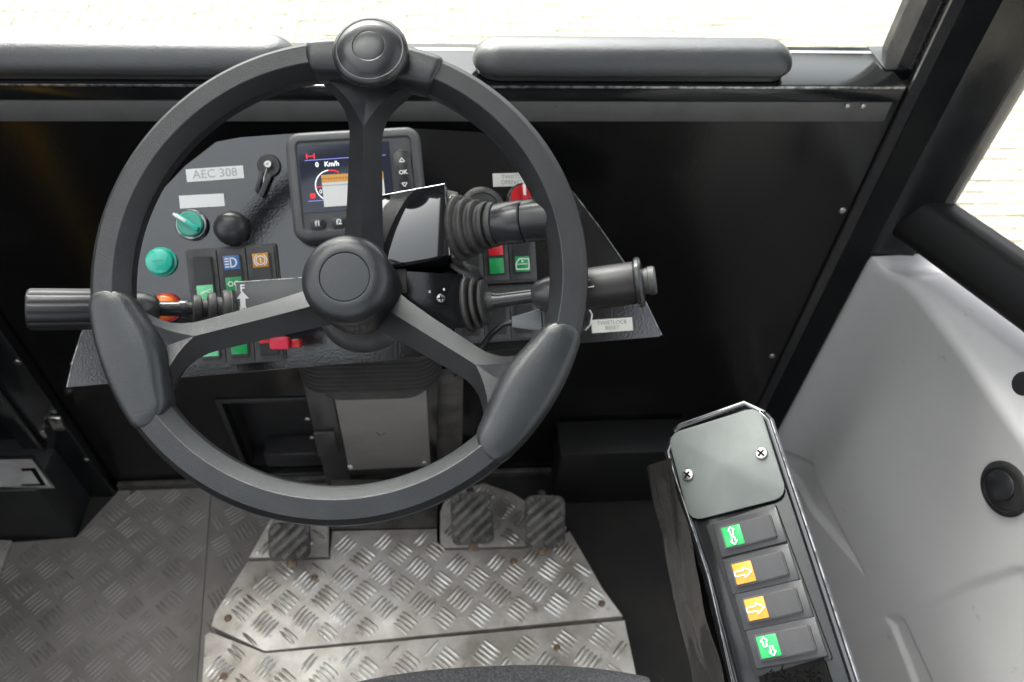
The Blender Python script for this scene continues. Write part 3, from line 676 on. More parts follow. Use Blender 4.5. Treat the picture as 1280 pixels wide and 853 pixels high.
part('orange_band', flat([(-sw / 2, sh_ / 2), (sw / 2, sh_ / 2), (sw / 2, sh_ / 2 - .0085), (-sw / 2, sh_ / 2 - .0085)], .0005), 'orange', st, smooth=0)
part('printed_line', join(*[line((x, sh_ / 2 - .0045), (x + .0022, sh_ / 2 - .0045), .0024, .0007) for x in [-.034 + .0032 * k for k in range(11)]]), 'amber', st, smooth=0)
part('printed_line', join(*[line((x, sh_ / 2 - .012), (x + .0016, sh_ / 2 - .012), .0014, .0005) for x in [-.034 + .0024 * k for k in range(12)]]), 'print', st, smooth=0)
for (bx, by, s) in ((397.5, 280, 'f1'), (424, 278, 'f2'), (448, 276.5, 'f3'), (472, 275, 'f4')):
    x, y = mpt(bx, by, MH - .002)
    o = part('function_button', loft([[(px_, py_, z) for px_, py_ in rrect(w2, h2, min(w2, h2) * .48, 6)] for w2, h2, z in ((.0185, .0115, 0), (.018, .011, .0022), (.015, .008, .003))]), 'plastic', mo, T(x, y, MH - .0029))
    if s in ('f1', 'f2'): part('lettering', text(s, .008, .0032, None, .0003), 'wprint', o, smooth=0)
x, y = mpt(504, 216, MH - .002)
o = part('keypad', loft([[(px_, py_, z) for px_, py_ in rrect(w2, h2, w2 * .48, 8)] for w2, h2, z in ((.021, .052, 0), (.0205, .0515, .0020), (.0185, .0495, .0028))]), 'plastic', mo, T(x, y, MH - .0029) @ RZ(R(1)))
part('lettering', join(text('OK', .0065, 0, None, .0003), outline([(-.003, .012), (.003, .012), (0, .0165)], .0012), outline([(-.003, -.012), (.003, -.012), (0, -.0165)], .0012)), 'wprint', o, T(0, 0, .0030), smooth=0)
part('mount_arm', tube([(0, 0, -.02), (0, 0, .003)], .02, 16), 'plastic', mo)

# ------------------------------------------------------------------ steering wheel
wc = Vector((-.097, .4741, .8607)); wa = Vector((-.0544, -.5623, .8251)).normalized()
wu = Vector((1, 0, 0)); wu = (wu - wa * wu.dot(wa)).normalized(); wv = wa.cross(wu)
W = Frame(wc, wu, wv)
Rr = .21
sw_ = thing('steering_wheel', 'large three-spoke black steering wheel with a round spinner knob on its rim', 'steering wheel', W.m)
def sweep(prof, a0=0, a1=360, n=180, loop=True):
    rings = []
    for k in range(n if loop else n + 1):
        a = R(a0 + (a1 - a0) * k / n); rings.append([((Rr + r) * math.cos(a), (Rr + r) * math.sin(a), z) for r, z in prof])
    return loft(rings, loop=loop)
rim_prof = [(0, -.001), (-.0004, .0045), (-.0016, .0080), (-.0062, .0128), (-.0068, .0132), (-.0222, .0138), (-.0230, .0134), (-.0300, .0045), (-.0322, .0010), (-.0325, -.002), (-.0325, -.008), (-.029, -.0135), (-.022, -.0165), (-.010, -.0165), (-.003, -.012), (-.0005, -.0065)]
part('rim', sweep(rim_prof), 'wheel', sw_, smooth=24)
def grip(a0, a1, bulge, n=56, top=.0148, er=.10, sharp=.35):
    rings = []
    for k in range(n + 1):
        t = k / n; a = R(a0 + (a1 - a0) * t)
        e = min(t, 1 - t) / er; e = 1 if e >= 1 else math.sqrt(max(0, 1 - (1 - e) ** 2)); e = max(e, .02)
        ri = -.0325 - bulge * math.sin(PI * t) ** 1.2; ro = .0008
        mid = (-.016); ro2 = mid + (ro - mid) * (.35 + .65 * e) if e < 1 else ro; ri2 = mid + (ri - mid) * (.35 + .65 * e) if e < 1 else ri
        if k in (0, n): ro2, ri2 = mid + .004, mid - .004
        hh = top * (.80 + .20 * e)
        w_ = ro2 - ri2; ring = []
        S = [(1.0, -.35), (1.0, 0), (.99, .35), (.955, .70), (.88, .92), (.78, 1.0), (.5, 1.04), (.24, .98), (.12, .86), (.04, .55), (0, .1), (.0, -.35), (.08, -.85), (.5, -1.08), (.92, -.85)]
        for s, z in S: ring.append(((Rr + ri2 + w_ * s) * math.cos(a), (Rr + ri2 + w_ * s) * math.sin(a), z * hh))
        rings.append(ring)
    return loft(rings)
part('grip_pad', grip(183, 219, .017), 'wheel_smooth', sw_, smooth=50, label='smooth thumb grip on the left of the rim')
part('grip_pad', grip(345.5, 307, .017), 'wheel_smooth', sw_, smooth=50, label='smooth thumb grip on the lower right of the rim')
part('grip_pad', grip(98.5, 63.5, .0055, er=.05, top=.0155), 'wheel_smooth', sw_, smooth=50, label='smooth collar on the rim below the spinner knob')
def spoke():
    st_ = [(.026, .0215, 0, -.066), (.045, .0190, 0, -.059), (.075, .0170, 0, -.044), (.105, .0158, 0, -.028), (.130, .0148, 0, -.014), (.1375, .0150, .0004, -.010),
           (.146, .0170, .0055, -.0070), (.154, .0205, .0115, -.0045), (.161, .0262, .0180, -.0025), (.167, .0325, .0250, -.0012), (.172, .0385, .0320, -.0010), (.178, .044, .038, -.001)]
    rings = []
    for x, hw, rs, zr in st_:
        zs = zr - .0120; zb = zr - .023
        rings.append([(x, hw, zs), (x, rs, zr), (x - (.0 if rs < .001 else .0), 0, zr - (0 if rs < .002 else min(.004, rs * .3))), (x, -rs, zr), (x, -hw, zs), (x, -hw * .86, zb), (x, hw * .86, zb)])
    return loft(rings)
spm = mesh('spoke', spoke(), 'wheel', 24)
for a in (83, 200.5, 324.5): part('spoke', spm, None, sw_, RZ(R(a)))
HZ = -.034
hub = lathe([(.032, -.088), (.038, -.085), (.0405, -.078), (.0385, -.066), (.0365, -.055), (.0370, HZ - .004), (.0375, HZ + .004)], 56)
part('hub', hub, 'wheel', sw_, smooth=40)
part('hub_cap', lathe([(.0375, HZ + .0042), (.0397, HZ + .007), (.0403, HZ + .011), (.0395, HZ + .0155), (.0372, HZ + .0198), (.0335, HZ + .0228), (.0290, HZ + .0246), (.0240, HZ + .0255), (.0222, HZ + .0253), (.0217, HZ + .0246), (.0210, HZ + .0252), (.012, HZ + .0256), (.0001, HZ + .0257)], 64), 'wheel_smooth', sw_, smooth=35)
part('hub_collar', lathe([(.028, -.125), (.030, -.12), (.030, -.10), (.034, -.098), (.034, -.0885)], 48), 'knob', sw_)
# spinner knob
ka = R(81); kp = (Rr - .022)
km = T(kp * math.cos(ka), kp * math.sin(ka), 0) @ RX(R(-4)) @ Matrix.Diagonal((1, 1, .62, 1))
kn = part('spinner_knob', lathe([(.012, .010), (.013, .016), (.020, .021), (.0270, .026), (.0310, .032), (.0325, .038), (.0322, .043), (.0305, .047), (.0285, .0488), (.0275, .0486), (.0270, .0492), (.0255, .0515), (.020, .0548), (.0142, .0562), (.0134, .0558), (.0126, .0562), (.007, .0572), (.0001, .0574)], 64), 'knob', sw_, km, smooth=30)
part('knob_neck', lathe([(.019, -.008), (.021, .004), (.018, .0145), (.0135, .0185)], 40), 'wheel_smooth', kn)

# ------------------------------------------------------------------ steering column
colm = thing('steering_column', 'black steering column with ribbed bellows and a grey front plate', 'steering column', T(-.12, .70, .05))
ci = colm.matrix_world.inverted()
def cl(bm): bm.transform(ci); return bm
# bellows: rounded box, ribs at its lower half
b0 = hd(455, 440, .80); 
cyB = .655; zt_, zb_ = hy(455, 424, .60).z, hy(455, 488, .60).z
xw = (hy(550, 460, .61).x - hy(368, 460, .61).x) / 2; xc = (hy(550, 460, .61).x + hy(368, 460, .61).x) / 2
def brg(z, e, dx=0, dy=0, ax=0): return [(x + xc + dx, y + cyB + dy, z) for x, y in rrect(2 * (xw + e), 2 * (.055 + e), .035, 7)]
rings = [brg(zt_ + .035, -.028), brg(zt_ + .022, -.016), brg(zt_ + .006, -.004), brg(zt_ - .002, 0), brg(zt_ - .018, .001), brg(zt_ - .043, .001)]
z = zt_ - .046
k = 0
while z > zb_ - .004:
    rings += [brg(z, -.0035), brg(z - .0022, .0012), brg(z - .0048, .0012), brg(z - .0062, -.0035)]; z -= .0085; k += 1
rings += [brg(z, -.012), brg(z - .03, -.014)]
part('bellows', cl(loft(rings)), 'bellows', colm, smooth=50)
part('collar_ring', cl(lathe([(.050, -.004), (.053, .0), (.051, .005), (.042, .010), (.034, .012)], 48, basis((xc + .005, cyB - .035, zt_ + .030), (0, -.45, .9)))), 'bellows', colm)
part('shaft', cl(tube([wc + wa * -.11, (xc + .004, cyB - .01, zt_ + .01)], .024, 24)), 'knob', colm)
# body with front plate leaning forward
p00, p10 = hy(414, 492, .665), hy(528, 486, .665); p01, p11 = hy(436, 588, .745), hy(537, 580, .745)
CF = Frame((p00 + p10 + p01 + p11) / 4, (p10 - p00).normalized(), ((p00 - p01) + (p10 - p11)).normalized())
q = [CF.at(*p) for p in ((414, 478), (532, 478), (538, 583), (436, 588))]
def cfl(bm): bm.transform(ci @ CF.m); return bm
part('front_plate', cfl(prism([(v.x, v.y) for v in q], -.003, 0, .001)), 'frontplate', colm, label='plain grey front plate of the column')
part('scratch_mark', cfl(join(line(CF.at(470, 540)[:2], CF.at(476, 545)[:2], .0014, .0004), line(CF.at(476, 545)[:2], CF.at(482, 541)[:2], .0012, .0005))), 'brush', colm, smooth=0)
q2 = [CF.at(*p, -.008) for p in ((378, 480), (412, 478), (442, 612), (410, 614))]
part('side_cover', cfl(prism([(v.x, v.y) for v in q2], -.06, -.008, .004)), 'plastic', colm)
q3 = [CF.at(*p, -.004) for p in ((392, 542), (418, 540), (424, 566), (398, 570))]
part('side_hatch', cfl(prism([(v.x, v.y) for v in q3], -.007, -.002, .002)), 'plastic', colm)
q4 = [CF.at(*p, -.004) for p in ((412, 478), (548, 476), (546, 590), (438, 594))]
part('column_body', cfl(prism([(v.x, v.y) for v in q4], -.055, -.0035, .002)), 'gloss', colm)
for p, mm in (((438, 582), 'white'), ((531, 577), 'steel')):
    v = CF.at(*p, 0); part('bright_clip', cfl(box(v.x - .004, v.x + .004, v.y - .007, v.y + .006, .0005, .005, .002)), mm, colm)
for p in ((384, 526), (390, 549)):
    v = CF.at(*p, -.003); o = screw(colm, ci @ CF.m @ T(v.x, v.y, -.006), 1.0, False)
vb = [CF.at(*p, -.02) for p in ((541, 470), (579, 468), (577, 590), (543, 590))]
part('side_bracket', cfl(prism([(v.x, v.y) for v in vb], -.03, -.02, .001)), 'wornsteel', colm)

# switch housings carried by the column
hm = thing('lever_housing', 'polished black switch housing right of the hub, reflecting the added skylight', 'housing', T(0, 0, 0))
HA = hd(470, 290, .672)
HF = Frame(hd(515, 282, .725), Vector((1, .05, .17)), Vector((0, .86, .51)))
hm.matrix_world = HF.m
hq = [HF.at(*p) for p in ((446, 250), (556, 230), (562, 319), (452, 338))]
part('hood', prism([(v.x, v.y) for v in hq], -.055, 0, .0012), 'mirror', hm)
for i0, i1 in ((0, 1), (1, 2)):
    part('bright_edge', tube([hq[i0] + Vector((0, 0, -.0004)), hq[i1] + Vector((0, 0, -.0004))], .0006, 8), 'chrome', hm, label='thin bright edge of the hood')
hq2 = [HF.at(*p, -.004) for p in ((558, 237), (572, 240), (577, 325), (564, 322))]
part('gasket_plate', prism([(v.x, v.y) for v in hq2], -.05, -.004, .001), 'wornsteel', hm)
for p in ((566, 247), (571, 318)):
    v = HF.at(*p, -.002); screw(hm, T(v.x, v.y, -.0038), .95)
hq3 = [HF.at(*p, -.030) for p in ((560, 322), (598, 332), (603, 345), (590, 355), (562, 335))]
part('clamp', prism([(v.x, v.y) for v in hq3], -.045, -.030, .003), 'knob', hm)
LF = Frame(hd(540, 375, .735), Vector((1, .02, 0)), Vector((0, .70, .71)))
lh = thing('switch_box', 'matt black box with one cross-head screw under the polished hood', 'box', LF.m)
lq = [LF.at(*p) for p in ((490, 338), (579, 343), (584, 410), (494, 414))]
part('box_body', prism([(v.x, v.y) for v in lq], -.06, 0, .0012), 'gloss', lh)
v = LF.at(551, 373); screw(lh, T(v.x, v.y, .0003), 1.15)
for p in ((537, 365), (555, 362)):
    v = LF.at(*p); part('paint_chip', box(v.x - .0009, v.x + .0009, v.y - .0012, v.y + .0012, .0002, .0006), 'white', lh)
part('bright_edge', tube([lq[1] + Vector((.0003, 0, -.001)), lq[2] + Vector((.0003, 0, -.001))], .0006, 8), 'chrome', lh)
v = LF.at(502, 350, -.01)
part('metal_tab', box(-.008, .008, -.012, .012, .0004, .002, .001, m=T(LF.at(498, 352).x, LF.at(498, 352).y, 0)), 'wornsteel', lh)
# direction plate F / N on the left housing
GF = Frame(hd(338, 368, .738), Vector((1, .03, .01)), Vector((0, .74, .67)))
gp = thing('direction_housing', 'satin grey plate marked F with an arrow, left of the hub', 'housing', GF.m)
gq = [GF.at(*p) for p in ((295, 353), (384, 347), (392, 400), (296, 404))]
part('plate', prism([(v.x, v.y) for v in gq], -.05, 0, .0008), 'satin', gp)
part('bright_edge', tube([gq[3], gq[0], gq[1]], .0006, 6), 'chrome', gp)
v = GF.at(303, 361); part('lettering', text('F', .010, .0004, T(v.x, v.y, 0) @ RZ(.0), .0003), 'wprint', gp, smooth=0)
v = GF.at(303.5, 375); x, y = v.x, v.y
part('arrow_mark', flat([(x - .0026, y - .008), (x + .0026, y - .008), (x + .0026, y + .001), (x + .0062, y + .001), (x, y + .0085), (x - .0062, y + .001), (x - .0026, y + .001)], .0004), 'wprint', gp, smooth=0)
v = GF.at(304, 387.5); part('lettering', text('N', .009, .0004, T(v.x, v.y, 0), .0003), 'wprint', gp, smooth=0)
# red lever tab
rt = thing('release_lever', 'small red plastic lever poking out beneath the left spoke', 'lever', T(*hd(353, 429, .76)))
rm = basis((0, 0, 0), -Vector(f_), (1, 0, 0))
part('red_tip', box(-.012, .008, -.007, .007, -.006, .006, .003, m=rm), 'redtag', rt)
part('red_stem', box(.0085, .018, -.005, .004, -.010, .001, .0015, m=rm), 'red', rt)

# ------------------------------------------------------------------ levers
def bellow_prof(L, n, r0, r1, depth, rod):
    p = [(r0 * .8, -.002), (r0, 0)]
    for k in range(n):
        r = r0 + (r1 - r0) * k / max(1, n - 1); a = L * k / n; dz = L / n
        p += [(r * .97, a + dz * .08), (r, a + dz * .22), (r, a + dz * .45), (r * .96, a + dz * .58), (r - depth, a + dz * .66), (r - depth, a + dz * .98)]
    p += [(rod * 1.15, L), (rod * 1.1, L + .004)]
    return p
def lever(name, label, A, B, x=(0, 0, 1)):
    A = Vector(A); B = Vector(B); t = thing(name, label, 'lever', basis(A, B - A, x), 'levers around the steering column'); return t, (B - A).length
# upper right
A = hd(574, 286, .690); B = hd(713, 270, .650)
t, L = lever('control_lever', 'thick black control lever with fat ribbed boot beside the polished housing', A, B)
part('boot', lathe(bellow_prof(.034, 4, .0305, .0215, .0045, .018), 40), 'rubber', t, smooth=40)
part('collar', lathe([(.0175, .036), (.0192, .040), (.0192, .064), (.0185, .065), (.0180, .0655)], 40), 'knob', t)
part('grip', lathe([(.0180, .0662), (.0192, .067), (.0195, .090), (.0185, L), (.012, L + .004), (.0001, L + .005)], 40), 'knob', t)
# round cap with pin behind the boot
q = D.at(603, 262, .02)
cp = part('round_socket', lathe([(.027, 0), (.027, .018), (.024, .021), (.020, .0215), (.0195, .0195), (.0001, .0195)], 40), 'bezel', dash, T(q.x, q.y, 0))
part('pin', box(-.004, .004, -.005, .005, .0196, .026, .0015, m=T(.004, .002, 0) @ RZ(R(-30))), 'brush', cp)
# lower right
A = hd(585, 381, .70); B = hd(806, 352, .665)
t, L = lever('control_lever', 'long control lever with ribbed grey grip and end button, right of the wheel', A, B)
part('boot', lathe(bellow_prof(.021, 3, .0265, .0215, .012, .008), 40), 'rubber', t, smooth=40)
part('rod', lathe([(.0085, .022), (.0088, .024), (.0070, .030), (.0068, L * .42)], 24), 'knob', t)
part('cone', lathe([(.0095, L * .38), (.0125, L * .40), (.0155, L * .46), (.0172, L * .54)], 32), 'plastic', t)
gp_ = []
n = 72; z0, z1 = L * .54, L * .945
rg = []
for zz in (z0, z0 + .0005, z1 - .0005, z1):
    rg.append([((.0188 + (.0003 if (i % 2 and z0 < zz < z1) else 0)) * math.cos(2 * PI * i / n), (.0188 + (.0003 if (i % 2 and z0 < zz < z1) else 0)) * math.sin(2 * PI * i / n), zz) for i in range(n)])
part('grip', loft(rg), 'lgrip', t, smooth=20, label='finely ribbed grey-brown grip')
part('end_collar', lathe([(.0195, z1 + .0003), (.0222, z1 + .002), (.0228, z1 + .0048), (.0215, z1 + .0070), (.0150, z1 + .0080)], 40), 'knob', t)
part('end_button', lathe([(.0115, z1 + .0082), (.0118, z1 + .012), (.0128, z1 + .0125), (.0128, z1 + .0175), (.0112, z1 + .0190), (.0001, z1 + .0192)], 32), 'bezel', t)
# horn triangle on the grip, towards the camera
dirz = (B - A).normalized(); pc = A + dirz * (z0 + (z1 - z0) * .42); nn_ = (Vector(CAMP) - pc); nn_ = (nn_ - dirz * nn_.dot(dirz)).normalized(); nn_ = (nn_ + Vector((0, 0, .45)) - dirz * (Vector((0, 0, .45)).dot(dirz))).normalized()
tm_ = t.matrix_world.inverted() @ basis(pc + nn_ * .0187, nn_, dirz)
part('horn_mark', outline([(-.004, -.003), (.004, -.003), (0, .004)], .0009), 'wprint', t, tm_, smooth=0)
# left lever
A = hd(289, 386, .735); B = hd(34, 387, .66)
t, L = lever('control_lever', 'long column lever with fluted black knob sticking out left of the wheel', A, B)
part('boot', lathe(bellow_prof(.040, 3, .0185, .0135, .007, .0075), 40), 'rubber', t, smooth=40)
part('rod', lathe([(.0088, .041), (.0088, .046), (.0072, .048), (.0072, .066)], 24), 'knob', t)
part('switch_head', lathe([(.0085, .064), (.0140, .068), (.0165, .078), (.0165, .094)], 32), 'plastic', t)
part('turn_ring', lathe([(.0172, .0945), (.0172, .109)], 32), 'bezel', t)
n = 20; rg = []
zs0, zs1 = .1095, L
N_ = 80
for zz, e in ((zs0, .0), (zs0 + .002, 1), (zs1 - .003, 1), (zs1 - .001, .6), (zs1, -1)):
    ring = []
    for i in range(N_):
        a = 2 * PI * i / N_; r = .0188 + (-.0016 * max(0, math.cos(a * 12)) ** 2 if e == 1 else 0) - (.0006 if e == 0 else 0) - (.0012 if e == .6 else 0) - (.003 if e == -1 else 0)
        ring.append((r * math.cos(a), r * math.sin(a), zz))
    rg.append(ring)
part('fluted_knob', loft(rg), 'dknob', t, smooth=35)
dirz = (B - A).normalized()
def onlever(A, dirz, dist, r):
    pc = A + dirz * dist; nv = Vector(CAMP) - pc; nv = (nv - dirz * nv.dot(dirz)).normalized(); return basis(pc + nv * r, nv, -dirz)
mi_ = t.matrix_world.inverted()
part('arrow_mark', flat([(-.0035, 0), (.003, .0025), (.003, -.0025)], 0), 'wprint', t, mi_ @ onlever(A, dirz, .084, .0168), smooth=0)
part('lettering', text('0', .007, 0), 'wprint', t, mi_ @ onlever(A, dirz, .102, .0175) @ RZ(R(90)), smooth=0)

# grey plug with cable
pm = hd(660, 400, .70)
pg = thing('cable_plug', 'grey plug on a black cable below the right lever, behind the rim', 'plug', T(*pm))
bb = basis((0, 0, 0), (Vector(CAMP) - pm), (1, 0, .05))
part('plug_body', prism([(-.0155, -.0065), (-.0155, .0035), (.011, .0095), (.013, .0075), (.013, -.0095), (.0105, -.0115)], -.010, .004, .0022, bb), 'plug', pg)
part('plug_collar', box(.0135, .019, -.010, .009, -.010, .003, .001, m=bb), 'bezel', pg)
pts = [bb @ Vector(p) for p in ((-.014, -.0015, -.003), (-.024, -.003, -.004), (-.036, -.012, -.008), (-.048, -.026, -.012), (-.060, -.040, -.02), (-.075, -.050, -.03))]
part('cable', tube(pts, .0028, 10), 'knob', pg)

# ------------------------------------------------------------------ pedals
def pedal(px, py, w_px, h_px, turn, label, group='foot pedals on the tread plate', z=.115, rows=3):
    o = hz(px, py, z); sc_ = proj(o)[2] / F
    t = thing('foot_pedal', label, 'pedal', basis(o, (0, -.45, .9), (math.cos(turn), math.sin(turn), 0)), group)
    w_ = w_px * sc_; h_ = h_px * sc_ * 1.02
    part('pad', prism(rrect(w_, h_, .012, 5), -.006, .006, .003), 'pedalbase', t)
    bars = []; rp = rrect(w_ - .006, h_ - .006, .01, 4)
    for k in range(-6, 7):
        c = k * .0195
        # diagonal ribs, clipped to the pad by short pieces
        s0 = None
        pts = [(x_ / 20 * w_, c + x_ / 20 * w_ * .85) for x_ in range(-10, 11)]
        run = [p for p in pts if inpoly(rp, *p)]
        if len(run) > 3:
            a_, b_ = run[0], run[-1]; L_ = math.dist(a_, b_); an = math.atan2(b_[1] - a_[1], b_[0] - a_[0])
            bars.append(box(-L_ / 2, L_ / 2, -.0042, .0042, .005, .0105, .0018, m=T((a_[0] + b_[0]) / 2, (a_[1] + b_[1]) / 2, 0) @ RZ(an)))
            for s in (-.25, .2):
                bars.append(box(-.0016, .0016, -.0052, .0052, .0062, .0118, .0006, m=T((a_[0] + b_[0]) / 2, (a_[1] + b_[1]) / 2, 0) @ RZ(an) @ T(s * L_, 0, 0)))
    for bm in bars: part('tread_rib', bm, 'rubber', t) if False else None
    part('tread_ribs', join(*bars), 'pedal', t)
    part('pedal_arm', tube([(0, 0, -.007), (0, .01, -.03), (0, .055, -.055)], .007, 10), 'wornsteel', t)
    part('hinge_foot', box(-.008, .008, -h_ / 2 - .012, -h_ / 2 + .004, -.018, -.006, .002), 'rust', t)
pedal(362, 676, 50, 46, R(4), 'left rubber foot pedal standing on the small left tread piece')
pedal(590, 648, 52, 62, R(2), 'middle rubber foot pedal, partly behind the wheel rim')
pedal(681, 652, 50, 62, R(-3), 'right-hand rubber foot pedal at the edge of the tread plate')

# ------------------------------------------------------------------ switch console on the armrest
cu = nrm(M @ np.array((1958, -823, -930.))); cv = nrm(M @ np.array((-352, -1890, 930.)))
K = Frame(hd(940, 650, .62), cu, cv)
con = thing('switch_console', 'narrow black armrest console with cover plate and four rocker switches', 'console', K.m)
kp_ = lambda pts, h=0: [tuple(K.at(*p, h)[:2]) for p in pts]
top = kp_([(843, 542), (850, 531), (931, 503), (959, 515), (1017, 690), (1078, 866), (1140, 1050), (980, 1060), (916, 866), (880, 720), (832, 572)])
# raised rounded border rails round a lower deck
bm = prism(top, -.009, -.004, .002)
part('deck', bm, 'gloss', con)
def rail3(pts, r, name, m, h=-.001, label=None):
    P_ = [K.at(*p, h) for p in pts]; return part(name, tube(P_, r * (.65 if m == 'chrome' else 1), 14), m, con, label=label)
rail3([(842, 548), (836, 566), (845, 600), (885, 720), (921, 866), (975, 1060)], .0042, 'side_rail', 'mirror', -.003)
rail3([(950, 517), (961, 526), (1017, 695), (1073, 866), (1133, 1050)], .0042, 'side_rail', 'mirror', -.003)
rail3([(844, 540), (851, 533), (931, 505), (955, 517)], .0032, 'end_rail', 'mirror', -.003)
rail3([(836, 570), (846, 602), (886, 722), (918, 866), (972, 1060)], .0010, 'bright_edge', 'chrome', .0005, 'bright line standing in for the highlight on the console rail')  # bright metal line drawn as the highlight on the glossy black rail
rail3([(963, 524), (1021, 695), (1077, 866), (1138, 1050)], .0010, 'bright_edge', 'chrome', .0005, 'bright line standing in for the highlight on the console rail')  # same drawn highlight along the opposite rail
# cover plate
o, cw, ch = rectpart(K, [(835, 543), (950, 510), (986, 620), (864, 654)], -.0012, .0030, 'cover_plate', 'coverplate', con, .011, .0005, 'pale grey-green cover plate with two screws')
for p in ((860, 594), (952, 567)):
    v = K.at(*p, .002); screw(con, T(v.x, v.y, .0019), 1.35)
# switch frame and switches
fq = [(883, 655), (975, 631), (1036, 823), (946, 849)]
rectpart(K, fq, -.0038, .0042, 'switch_frame', 'blackp', con, .002, .0006)
rows = [(936, 666, 'green', 'updown', 'rocker switch with green lens, nearest the cover plate'), (950, 712, 'amber', 'right', 'rocker switch with amber lens, second from the cover plate'),
        (966, 757, 'amber', 'right', 'rocker switch with amber lens, third from the cover plate'), (982, 804, 'green', 'updown2', 'rocker switch with green lens, beside the brush slot')]
ce, fw_, fh_, fa = K.quad([(888, 662), (973, 641), (988, 684), (903, 706)], 0)
for (px, py, mm, ic, lb) in rows:
    v = K.at(px, py, .002)
    # rocker is built upright; here it lies across the console (lens on the left)
    W_ = (K.at(950, 712) - K.at(936, 666)).length * .97; H_ = fw_ * .97
    b = rocker(con, T(v.x, v.y, .0006) @ RZ(fa + PI / 2 - .0), W_, H_, lenses=[(mm, .28, .36, None)], tilt=-.12, label=lb, cell='knob')
    w_, h_ = W_ * .66, H_ * .78
    part('symbol', icon(ic, w_ * .85), 'wprint', b, T(0, .28 * h_, .0088 - .0008) @ RZ(-PI / 2), smooth=0)
# dark brush slot at the near end
sq = kp_([(948, 846), (1030, 822), (1100, 1040), (1010, 1060)])
part('slot', prism(sq, -.0036, .0009), 'brush', con)
rb = []
rnd = random.Random(3)
for k in range(160):
    px = rnd.uniform(955, 1030); py = rnd.uniform(838, 862); v = K.at(px, py)
    rb.append(tube([(v.x, v.y, .0008), (v.x + rnd.uniform(-.004, .004), v.y + rnd.uniform(-.004, .004), .0018)], .0004, 4))
part('brush_bristles', join(*rb), 'brush', con, kind='stuff')
# body below
Kd = [K.m @ Vector((*p, -.013)) for p in top]
def down(p, d): return p + Vector((-.012, .0, -d)) if False else p + Vector((0, 0, -d))
kc = sum(Kd, Vector()) / len(Kd)
Ki = [kc + (v - kc) * .93 for v in Kd]
rings = [[v for v in Ki], [v + Vector((-.012, .0, -.04)) for v in Ki]]
bm = loft(rings); bm.transform(K.mi); part('console_body', bm, 'brush', con, smooth=0)
# crumpled film side skirt
a_, b_, c_, d_p = hd(838, 572, .64), hd(905, 853, .57), hd(869, 853, .66), hd(806, 584, .74)
bm = bmesh.new(); nu, nv = 40, 14; vv_ = []
e_, f2 = a_.lerp(b_, 1.5), d_p.lerp(c_, 1.5)
for i in range(nu + 1):
    for j in range(nv + 1):
        p = a_.lerp(e_, i / nu).lerp(d_p.lerp(f2, i / nu), j / nv)
        nz = noise.noise(p * 24) * .0055
        vv_.append(bm.verts.new(p + Vector((-.9, -.3, .3)) * nz))
for i in range(nu):
    for j in range(nv):
        x = i * (nv + 1) + j; bm.faces.new((vv_[x], vv_[x + 1], vv_[x + nv + 2], vv_[x + nv + 1]))
bmesh.ops.solidify(bm, geom=bm.faces[:], thickness=.0015)
bm.transform(K.mi); part('side_skirt', bm, 'film', con, label='crumpled glossy dark side skirt', smooth=60)

# ------------------------------------------------------------------ grey moulded side panel
XS = .655
sp = thing('side_panel', 'light grey moulded plastic side panel with a round air vent', 'side panel', T(.655, .5, 0))
tri = [Vector((hx(*p, XS).y, hx(*p, XS).z)) for p in ((965, 545), (1036, 580), (1102, 722))]
grv = [Vector((hx(*p, XS).y, hx(*p, XS).z)) for p in ((1120, 770), (1138, 768), (1185, 890), (1158, 890))]
seam = [Vector((hx(*p, XS).y, hx(*p, XS).z)) for p in ((1040, 812), (1100, 790), (1160, 762), (1220, 728), (1262, 712), (1300, 716))]
def sdf(P_, y, z):
    """inside depth (positive inside convex polygon)"""
    c = sum(P_, Vector((0, 0))) / len(P_); m_ = 1e9; n = len(P_)
    for i in range(n):
        a, b = P_[i], P_[(i + 1) % n]; e = b - a; nn = Vector((-e.y, e.x)).normalized()
        if (c - a).dot(nn) < 0: nn = -nn
        m_ = min(m_, (Vector((y, z)) - a).dot(nn))
    return m_
def segd(P_, y, z):
    q = Vector((y, z)); best = 1e9; side = 0
    for a, b in zip(P_[:-1], P_[1:]):
        e = b - a; t = max(0, min(1, (q - a).dot(e) / e.length_squared)); d = (q - a - e * t); 
        if d.length < best: best = d.length; side = e.x * (q - a).y - e.y * (q - a).x
    return best, side
ZL = .60
def sstep(t): t = max(0, min(1, t)); return t * t * (3 - 2 * t)
YF = .782
rows_ = []; NZ = 190; NYY = 170
ys = [YF - (YF + .10) * k / NYY for k in range(NYY + 1)]
bm = bmesh.new(); gridv = []
def xin(y, z):
    s = (YF - y)
    base = .607 + (XS - .607) * (1 - math.exp(-s / .055)) + .035 * sstep((s - .1) / .6)
    zz = (ZL - z)
    base += -.030 * sstep((zz - .02) / .30) * sstep((s - .02) / .15)      # leans inboard lower down
    d = sdf(tri, y, z)
    if d > 0: base += min(d, .007) * 1.3
    d = sdf(grv, y, z)
    if d > 0: base += min(d, .007) * .9
    sd_, side = segd(seam, y, z)
    if side > 0 if False else False: base += 0
    ssd = sd_ if side < 0 else -sd_
    base += -.0035 * sstep(ssd / .008 + .5)
    return base
path = []
